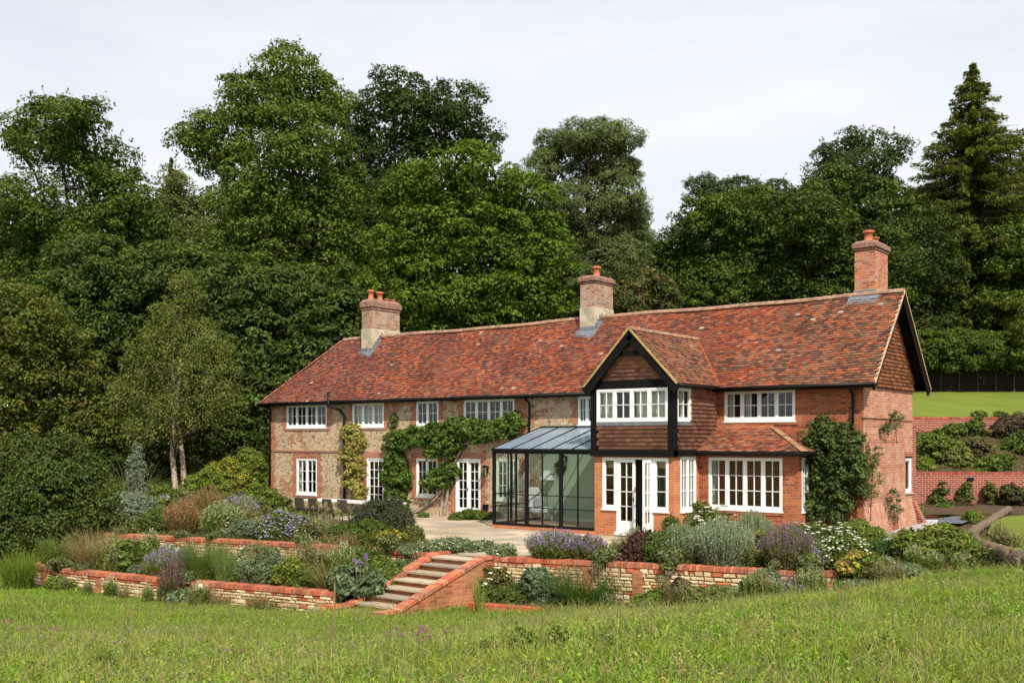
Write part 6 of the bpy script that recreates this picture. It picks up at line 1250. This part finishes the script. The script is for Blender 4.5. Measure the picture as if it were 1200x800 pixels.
# right of the steps
sh('white cosmos with red stems beside the right cheek wall', 583, 703, 42, 46, RUST[:3]+MID, (WHT, 34, .085), gap=.4, cr=.1, per=22); sh('blue green foliage plant right of the cosmos', 632, 698, 48, 44, BLUE+[(.08, .15, .09)], leaf=(.11, .045)); sh('low leafy green mound behind the brick kerb', 600, 706, 70, 24, MID+DKG); sh('silver low plant at the meadow edge', 645, 709, 36, 16, SILV, cr=.09)
grass_clump('big green fountain grass before the right stone wall', 688, 706, 92, 46, [(.10, .17, .04), (.13, .20, .05), (.08, .14, .035)], 1500, bw=.014, plume=[(.26, .2, .12)]); sh('yellow and white weeds below the right wall pier', 765, 702, 50, 18, LIME+MID, (CREAM, 20, .03), cr=.09)
sh('small white flowered tuft at the top right of the steps', 592, 655, 34, 18, SILV+MID, (WHT, 40, .04), cr=.09); spikes('violet catmint mound above the right wall', 640, 658, 74, 36, MID+HAZE, VIO+MAUV, 460, fs=.03); spikes('second catmint mound beside the first', 678, 660, 54, 32, HAZE+MID, VIO, 260, fs=.03); sh('pale edging plant on the right wall coping', 718, 662, 54, 14, SILV+LIME[:1], (CREAM, 40, .035), cr=.08); sh('single pink phlox by the purple shrub', 698, 660, 14, 22, MID, ([(.75, .55, .72)], 22, .06), cr=.07)
sh('dark purple leaved shrub hanging over the right wall', 738, 667, 62, 42, PURP, leaf=(.08, .05), cr=.12); sh('small dark purple plant against the stone face', 796, 694, 24, 36, PURP+MID[:1], leaf=(.07, .05), cr=.09, gap=.3); sh('fresh green mound right of the purple shrub', 770, 664, 40, 44, MID+DKG)
LAV = [(.26, .30, .19), (.21, .25, .15), (.17, .21, .11)]
spikes('grey green lavender mass, left part of the right bed', 800, 662, 66, 46, MID+LAV, LAV+[(.40, .42, .32)], 560, fs=.035); spikes('tall silver lavender in the middle of the right bed', 845, 664, 80, 56, LAV, LAV+[(.46, .47, .38)], 760, fs=.035); spikes('silver lavender right of the tall one', 882, 650, 56, 50, LAV, LAV, 420, fs=.03)
sh('yellow green shrub in the right bed', 893, 662, 36, 40, LIME+YEL[:1]+HAZE, cr=.12); spikes('brown violet perennial haze in the right bed', 915, 670, 70, 54, HAZE+[(.12, .09, .06)], VIO+[(.2, .13, .14)], 460, fs=.03); spikes('blue sage low at the right wall', 938, 672, 44, 28, HAZE+BLUE, VIO+MAUV, 260, fs=.03)
sh('large white flowering bush at the end of the right bed', 962, 664, 76, 54, DKG+MID, (WHT, 420, .065), cr=.14); sh('second white flowering bush nearer the wall end', 985, 670, 46, 40, MID+DKG, (WHT, 220, .06), cr=.13); sh('white roses below the big bay window', 850, 628, 90, 44, MID+HAZE, (WHT, 90, .11), gap=.35, cr=.13); sh('tall rose stem at the left of the bay window', 786, 636, 20, 34, HAZE+MID, gap=.4, cr=.1)
sh('green shrub under the evergreen climber', 935, 630, 60, 34, MID+LIME[:1], cr=.13); sh('green leaves between rose bush and path', 1004, 652, 50, 38, MID+LIME, (WHT, 16, .05), cr=.13)
sh('blue green kale at the foot of the right wall', 896, 697, 34, 30, BLUE, leaf=(.13, .06), cr=.12); spikes('wildflowers below the end of the right wall', 930, 690, 60, 24, HAZE+MID, MAUV+VIO, 160, fs=.03); sh('weeds below the middle of the right wall', 845, 697, 70, 20, HAZE+LIME[:1], (WHT, 14, .03), cr=.09); grass_clump('upright yellow blades in front of the steps', 562, 722, 20, 48, [(.26, .30, .05), (.2, .26, .05)], 26, lean=.3, bw=.03)
sh('red and yellow low shrub at the right wall end', 1003, 674, 32, 26, YEL+RUST[:2]+LIME[:1], leaf=(.10, .06)); sh('leafy green cushion right of the wall end', 1014, 682, 40, 22, DKG+MID, leaf=(.10, .07)); sh('low silver ground cover along the meadow edge', 1010, 687, 66, 8, SILV+MID, leaf=(.08, .05), cr=.07); sh('pale green ground cover further right along the meadow', 1058, 678, 50, 10, SILV+LIME[:1], cr=.07)
sh('clipped dark green santolina block beside the path', 1040, 656, 54, 20, [(.06, .11, .025), (.075, .135, .03)], leaf=(.05, .02), cr=.09, lobes=[(-.6, 0, .45, .5), (-.2, 0, .5, .5), (.25, 0, .5, .5), (.65, 0, .45, .45)])
sh('large yellow green striped leaf heap beside the small lawn', 1102, 657, 88, 38, LIME+[(.20, .20, .07), (.13, .11, .05)], leaf=(.20, .05), cr=.17, flat=.8); sh('rough green clump right of the striped leaves', 1140, 658, 34, 24, MID+LIME, cr=.11); sh('pink flower tuft in the bare soil by the meadow', 1060, 668, 14, 8, DKG, (PINK, 26, .05), cr=.06)
for lab, u, v, w, h, c in [('leafy plants at the foot of the gable wall by the path', 1030, 622, 40, 18, LIME+MID), ('small plants in the soil below the gable plinth', 1052, 612, 30, 14, MID+LIME), ('tiny seedlings by the gable buttress', 1074, 606, 26, 12, LIME), ('lime plant beside the slate path', 1138, 612, 24, 12, LIME), ('green weeds left of the gravel path', 1006, 634, 40, 22, MID+LIME)]: sh(lab, u, v, w, h, c, cr=.1)
# plants against the lower brick garden wall and on the terrace bed above it
def at_wall(lab, u, vb, w, h, cols, Y, fl=None, leaf=(.12, .07), cr=.17, name='garden_plant', cat='plant', **k):
    s = Y/1205; h = h*.8; p = at(u, 515, Y); z = zright(Y); root = tag(empty(name, (p[0], p[1], z)), lab, cat); W, H = w*s/2, h*s; z0 = zy(vb, Y)
    n = 3+int(w/14)+int(h/22); bl = [(np.array([p[0], p[1], 0])+RT*rng.uniform(-.55, .55)*W+FW*rng.uniform(-.15, .1)+UP*(z0+H*t), np.array([W*rng.uniform(.4, .6), min(W*.5, .45), H*.30])) for t in np.linspace(.25, .78, n)]
    m = MB(); 
    for c, r in bl: m.tube([(p[0], p[1], min(z, z0)-.1), tuple(c)], [.03, .01], 5)
    m.build('stem', M['bark'], root); quads_obj('foliage', clump_cloud(bl, cr, 36, *leaf, cols, gap=k.get('gap', 0)), root, M['leaf'])
    if fl: d = rdirs(60); b = rng.integers(0, n, 60); P = np.array([bl[i][0] for i in b])+d*np.array([bl[i][1] for i in b]); quads_obj('flowers', [leafquads(P, rng.normal(size=(60, 3)), .12, .09, pick(fl, 60))], root, M['petal'])
at_wall('fern like green plant left of the espaliers at the brick wall', 1106, 606, 24, 24, MID+DKG, 38.6, leaf=(.2, .05))
for lab, u in (('espalier shrub on the brick wall, nearest the gable', 1100), ('espalier shrub in the middle of the brick wall', 1131), ('espalier shrub on the brick wall, right of the black light', 1163)): at_wall(lab, u, 596, 18, 34, DKG+HAZE[:1], 39.7, leaf=(.09, .05), cr=.13, gap=.25, name='espalier', cat='shrub')
at_wall('dark shrub in the corner beside the coir roll', 1190, 598, 40, 34, DKG+PURP[:1], 39.2); at_wall('reddish dark shrub at the foot of the brick wall', 1118, 600, 40, 14, [(.08, .07, .03), (.1, .05, .03)], 39.4, cr=.12)
for lab, u, vb, w, h, c, Y in [('bright green bush above the brick wall next to the gable', 1098, 548, 52, 44, LIME+MID, 42.5), ('yellow green bush above the wall, right of the bright one', 1122, 552, 46, 40, LIME+HAZE, 41.5), ('brownish twiggy shrub on the terrace bed', 1145, 545, 40, 34, [(.14, .10, .05), (.1, .1, .04)], 42.5), ('tall climber stems against the upper garden wall', 1146, 518, 26, 34, MID+DKG, 45.6), ('dark climber left on the upper garden wall', 1112, 520, 40, 26, DKG+MID, 45.4), ('green bush at the right of the terrace bed', 1160, 553, 50, 22, MID, 41.), ('dark green bush at the far right of the terrace bed', 1190, 535, 34, 34, DKG+MID, 43.5), ('purple brown shrub far right against the upper wall', 1188, 512, 44, 28, [(.10, .07, .05), (.13, .1, .06)], 45.2), ('grey green bush far right above the wall', 1215, 545, 50, 34, MID, 43), ('low green plants along the wall top near the gable', 1084, 553, 24, 18, LIME, 41.)]: at_wall(lab, u, vb, w, h, c, Y)
for lab, u in (('white flowers over the upper wall, left group', 1148), ('white flowers over the upper wall, middle group', 1172), ('white flowers over the upper wall, right group', 1196)): at_wall(lab, u, 489, 16, 7, MID, 46.6, fl=WHT, cr=.1)
# self seeded fillers that knit the beds together: a few kinds, each copied with its parts
def copy_tree(o, parent=None):
    c = o.copy(); SC.collection.objects.link(c); c.parent = parent
    for ch in list(o.children): copy_tree(ch, c)
    return c
def proto(kind):
    p0 = (-9.3, yu(-9.3)+.8)
    u_, v_ = 470, 640
    if kind == 'haze': return spikes('x', u_, v_, 26, 30, HAZE+MID[:1], [(.30, .27, .14), (.36, .33, .2)], 90, fs=.03, lv=10)
    if kind == 'green': return spikes('x', u_, v_, 28, 30, MID+LIME[:1], [(.55, .55, .35)], 80, fs=.025, lv=18)
    if kind == 'mauve': return spikes('x', u_, v_, 26, 32, MID+HAZE, MAUV, 80, fs=.035, lv=12)
    if kind == 'tan': return grass_clump('x', u_, v_, 24, 24, TAN+HAZE+MID[:1], 140)
    if kind == 'white': return sh('x', u_, v_, 26, 22, MID+HAZE, (WHT, 40, .04))
    if kind == 'trail': return sh('x', u_, v_, 20, 12, MID+HAZE+SILV[:1], None, wisps=HAZE)
yu = lambda x: float(yU(np.array(x)))
yl = lambda x: float(yFront(np.array(x)))
def scatter(kinds, n, posf, lab, grp, s0=.7, s1=1.3, seed=0):
    r = np.random.default_rng(seed+50)
    for i in range(n):
        k = kinds[i % len(kinds)]
        if k not in PR: PR[k] = proto(k); first = True
        else: first = False
        o = PR[k] if first else copy_tree(PR[k]); x, y, z = posf(r); o.location = (x, y, z); sc = r.uniform(s0, s1); o.scale = (sc, sc, sc*r.uniform(.8, 1.25)); o.rotation_euler = (0, 0, r.uniform(0, 6.28)); o['label'] = lab[k] if isinstance(lab, dict) else lab; o['group'] = grp if isinstance(grp, str) else grp[k]
        o['category'] = 'plant'
PR = {}
def rp_(x0, x1, f0, f1, zf=G):
    def f(r): x = r.uniform(x0, x1); y = r.uniform(f0(x), f1(x)); return x, y, zf(x, y)
    return f
KN = {'haze': 'wispy straw tipped perennial', 'green': 'wispy fresh green perennial', 'mauve': 'wispy lilac tipped perennial', 'tan': 'small tuft of straw coloured grass', 'white': 'small mound with tiny white flowers', 'trail': 'low trailing plant'}
def scat(kinds, n, posf, where, seed, **k): scatter(kinds, n, posf, {q: KN[q]+' '+where for q in kinds}, {q: KN[q]+'s '+where for q in kinds}, seed=seed, **k)
scat(['green', 'haze', 'green', 'white', 'mauve'], 40, rp_(-27.5, -19.5, lambda x: yu(x)+.4, lambda x: -2.5 if x < -26.5 else -5.2), 'self seeded across the left bank', 1, s1=1.5)
scat(['haze', 'green', 'white'], 18, rp_(-19.5, -12.2, lambda x: yu(x)+.4, lambda x: -7.2), 'filling gaps above the left upper wall', 2, s1=1.2)
scat(['green', 'tan', 'haze'], 22, rp_(-18.3, -7.9, lambda x: yl(x)+.5, lambda x: yu(x)-.25), 'filling gaps in the lower left bed', 3, s1=1.3)
scat(['haze', 'green', 'mauve', 'white'], 34, rp_(-4.9, 1.9, lambda x: yu(x)+.45, lambda x: yu(x)+2.4), 'filling gaps in the right bed', 4, s0=.6, s1=1.1)
scat(['tan', 'green', 'haze'], 24, rp_(-3.2, 3.2, lambda x: yl(x)-.75, lambda x: yl(x)-.2), 'growing at the foot of the right wall', 5, s0=.5, s1=1.)
scat(['tan', 'haze', 'green'], 12, rp_(-18.5, -8.2, lambda x: yl(x)-.7, lambda x: yl(x)-.15), 'growing at the foot of the lower wall', 6, s0=.4, s1=.85)
scat(['trail'], 5, lambda r: (lambda x: (x, yu(x)+.05, ztU(x)-.02))(r.uniform(-20, -8)), 'spilling over the upper left coping', 7, s0=.6, s1=1.2)
scat(['trail'], 5, lambda r: (lambda x: (x, yu(x)+.05, -.03))(r.uniform(-5, 1.8)), 'spilling over the right coping', 8, s0=.6, s1=1.3)
scat(['trail'], 4, lambda r: (lambda x: (x, yl(x)+.05, -.72))(r.uniform(-18, -8)), 'spilling over the lower wall coping', 9, s0=.6, s1=1.1)
scat(['green', 'haze', 'white'], 22, rp_(2.3, 7.5, lambda x: yu(x)+.3, lambda x: yu(x)+3.2), 'self seeded beside the gravel path', 10, s0=.5, s1=1.)
for k, (u, v, h) in enumerate([(612, 792, 46), (655, 800, 52), (706, 790, 36), (575, 806, 40), (120, 806, 40), (1040, 800, 34)]):
    spikes(['leafy nettle like weed, tallest near the bottom centre', 'leafy weed at the bottom centre edge of the meadow', 'leafy weed in the meadow right of the tallest one', 'leafy weed left of the tallest one at the bottom', 'leafy weed at the bottom left of the meadow', 'leafy weed at the bottom right of the meadow'][k], u, v, 30, h, [(.24, .29, .07), (.20, .26, .05)], None, 16, lv=40, name='tall_weed', cat='weed')
# wild ground cover that fills the beds
def cover(name, lab, n, regf, cols, L=.06, hmax=.32):
    P = regf(n); nn = len(P); P[:, 2] += rng.uniform(0, 1, nn)**1.4*hmax*(.5+.5*np.sin(P[:, 0]*2.3)*np.sin(P[:, 1]*3.1+1)); VC = [leafquads(P, np.array([0, 0, .8])+rng.normal(size=(nn, 3))*.5, L*rng.uniform(.6, 1.5, nn), L*.55, pick(cols, nn)*(.8+.3*np.sin(P[:, :1]*3+P[:, 1:2]*2)))]
    o = quads_obj(name, VC, None, M['leaf']); return tag(o, lab, 'ground cover', kind='stuff')
def reg(x0, x1, f0, f1, zf):
    def g(n):
        x = rng.uniform(x0, x1, n); a = np.array([f0(v) for v in x]); b = np.array([f1(v) for v in x]); y = a+(b-a)*rng.uniform(0, 1, n); z = np.array([zf(p, q) for p, q in zip(x, y)]); return np.stack([x, y, z], 1)
    return g
yu = lambda x: float(yU(np.array(x)))
cover('ground_cover', 'low mixed leafy cover on the sloping bank left of the house', 46000, reg(-33, -18.5, lambda x: yu(x)+.3, lambda x: 2. if x < -26.6 else -1.5, G), MID+LIME+HAZE+BLUE[:1], .09, .4)
cover('ground_cover', 'low leafy cover in the bed above the upper wall', 20000, reg(-18.5, -8.2, lambda x: yu(x)+.25, lambda x: -6.9 if x < -12 else yu(x)+1.2, G), MID+HAZE, .055)
cover('ground_cover', 'low leafy cover in the lower bed on the left', 20000, reg(-18.4, -8, lambda x: float(yFront(np.array(x)))+.35, lambda x: yu(x)-.05, G), MID+HAZE+LIME, .07)
cover('ground_cover', 'low leafy cover in the right bed', 26000, reg(-4.9, 5, lambda x: yu(x)+.3, lambda x: float(np.interp(x, [-5.2, -3, -1, 1, 5], [-8.4, -7.5, -4.4, -1.4, 0])), G), MID+HAZE, .055)
cover('ground_cover', 'low leafy cover on the terrace bed between the brick walls', 9000, lambda n: np.array([[*XY(X, Y), zright(Y)] for X, Y in zip(rng.uniform(15, 30, n), rng.uniform(40.4, 46, n))]), MID+HAZE+LIME, .1, .35)
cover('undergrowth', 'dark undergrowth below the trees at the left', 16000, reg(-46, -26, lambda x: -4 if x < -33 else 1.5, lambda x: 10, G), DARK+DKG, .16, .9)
# ------------------------------------------------------------------ meadow grass
def meadow(n, Yr, h, w, cols, name, lab, xw=.62, tuft=True, seg=2):
    Y = Yr[0]+(Yr[1]-Yr[0])*rng.uniform(0, 1, n)**.8; X = rng.uniform(-1, 1, n)*(xw*Y+1); P = CAM+RT*X[:, None]+FW*Y[:, None]
    if tuft:
        k = n//14; cidx = rng.integers(0, k, n); cX = rng.uniform(-1, 1, k); cY = Yr[0]+(Yr[1]-Yr[0])*rng.uniform(0, 1, k)**.8; cX = cX*(xw*cY+1); sel = rng.random(n) < .55
        X = np.where(sel, cX[cidx]+rng.normal(size=n)*.07, X); Y = np.where(sel, cY[cidx]+rng.normal(size=n)*.07, Y); P = CAM+RT*X[:, None]+FW*Y[:, None]
    yf = yFront(P[:, 0]); P = P[P[:, 1] < yf-.12]; P[:, 2] = zlawn(P[:, 0], P[:, 1])-.02; n = len(P)
    f = np.sin(P[:, 0]*.9+1)*np.sin(P[:, 1]*.7+P[:, 0]*.3)+.6*np.sin(P[:, 0]*2.7-P[:, 1]*2.1)+rng.normal(size=n)*.5
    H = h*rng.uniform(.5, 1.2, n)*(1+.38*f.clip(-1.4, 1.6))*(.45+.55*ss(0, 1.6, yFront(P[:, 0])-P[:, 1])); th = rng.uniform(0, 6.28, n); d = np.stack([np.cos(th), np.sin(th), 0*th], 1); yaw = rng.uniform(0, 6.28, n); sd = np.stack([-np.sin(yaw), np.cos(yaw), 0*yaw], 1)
    cols = np.array(cols); ci = np.clip(((f+1.6)/3.2*len(cols)).astype(int), 0, len(cols)-1); c = cols[ci]*rng.uniform(.75, 1.25, (n, 1))*rng.uniform(.93, 1.07, (n, 3)); le = rng.uniform(.1, .8, n)[:, None]; H = H[:, None]; W = (w*rng.uniform(.6, 1.4, n))[:, None]
    p1 = P+d*H*le*.35+UP*H*.62; p2 = P+d*H*le+UP*H*(1-.3*le)
    V = np.concatenate([np.stack([P-sd*W/2, P+sd*W/2, p1+sd*W*.4, p1-sd*W*.4], 1), np.stack([p1-sd*W*.4, p1+sd*W*.4, p2+sd*W*.06, p2-sd*W*.06], 1)]).reshape(-1, 3)
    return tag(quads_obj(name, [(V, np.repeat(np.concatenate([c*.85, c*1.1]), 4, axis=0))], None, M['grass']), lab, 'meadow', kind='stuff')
MG = [(.31, .28, .075), (.24, .285, .045), (.19, .285, .034), (.165, .285, .026), (.22, .32, .034), (.28, .31, .055)]
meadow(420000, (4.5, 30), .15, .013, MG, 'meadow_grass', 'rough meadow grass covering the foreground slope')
meadow(46000, (4.5, 25), .30, .009, [(.26, .24, .10), (.30, .26, .12), (.22, .24, .08)], 'meadow_grass', 'taller pale seeding grass stalks scattered in the meadow', seg=2)
def weeds(n, Yr, lab, cols, L):
    Y = rng.uniform(*Yr, n); X = rng.uniform(-.6, .6, n)*Y; P = CAM+RT*X[:, None]+FW*Y[:, None]; P = P[P[:, 1] < yFront(P[:, 0])-.15]; P[:, 2] = zlawn(P[:, 0], P[:, 1]); n = len(P); k = 9
    Q = np.repeat(P, k, axis=0)+rng.normal(size=(n*k, 3))*[.07, .07, .0]; Q[:, 2] += rng.uniform(.02, .17, n*k)
    return tag(quads_obj('meadow_weeds', [leafquads(Q, np.array([0, 0, .9])+rng.normal(size=(n*k, 3))*.5, L*rng.uniform(.5, 1.3, n*k), L*.5, np.repeat(pick(cols, n), k, axis=0)*rng.uniform(.8, 1.2, (n*k, 1)))], None, M['leaf']), lab, 'weeds', kind='stuff')
weeds(7000, (5, 27), 'broad leaved weeds and clover mixed through the meadow', MG+[(.16, .17, .06), (.09, .15, .04)], .05)
# pink clover and thistle heads standing in the meadow
def clover(lab, u, v, n, grp):
    p = ground_px(u, v); root = tag(empty('wildflower', p), lab, 'wildflower')
    for k in range(n):
        m = MB(); b = p+np.array([rng.normal()*.13, rng.normal()*.13, 0]); b[2] = float(zlawn(b[0], b[1])); t = b+np.array([rng.normal()*.03, rng.normal()*.03, rng.uniform(.22, .38)]); m.tube([b, t], .003, 4); D = rdirs(40); D[:, 2] = np.abs(D[:, 2]); VC = [leafquads(t+D*.018, D, .018, .010, pick([(.30, .12, .19), (.36, .17, .24), (.22, .08, .14)], 40))]
        m.build('stem', M['stem'], root); quads_obj('flower_head', VC, root, M['petal'])
for lab, u, v, n in [('pink clover heads at the left side of the meadow', 50, 770, 9), ('small pink wildflower near the left edge of the meadow', 22, 760, 4), ('pink clover below the lower wall', 138, 745, 5), ('pink wildflowers in the left middle of the meadow', 142, 778, 5), ('pink clover heads in front of the garden steps', 494, 778, 9), ('single pink flower at the bottom centre of the meadow', 486, 798, 4), ('rusty dock flower near the middle left of the foreground', 266, 790, 3), ('mauve thistle in the meadow at the right', 1000, 716, 3), ('dark seed heads in the right meadow', 970, 720, 3)]: clover(lab, u, v, n, None)
alliums('tall thin seed stalk standing in the foreground meadow', 392, 800, 6, 110, 1, [(.2, .2, .1)], .02, name='seed_stalk')

# ------------------------------------------------------------------ groups
GR = {'tree': 'trees on the hillside behind the house', 'plant': 'perennials and shrubs planted in the garden beds', 'shrub': 'shrubs around the garden', 'climber': 'climbing plants on the house walls', 'grass clump': 'grass clumps in the garden', 'garden wall': 'brick and stone garden walls', 'wildflower': 'wildflowers standing in the meadow', 'allium': 'alliums with round heads', 'lantern': 'caged wall lanterns'}
for o in bpy.data.objects:
    if 'category' in o and 'kind' not in o: o['kind'] = 'thing'
    if 'category' in o and 'group' not in o and o['category'] in GR: o['group'] = GR[o['category']]
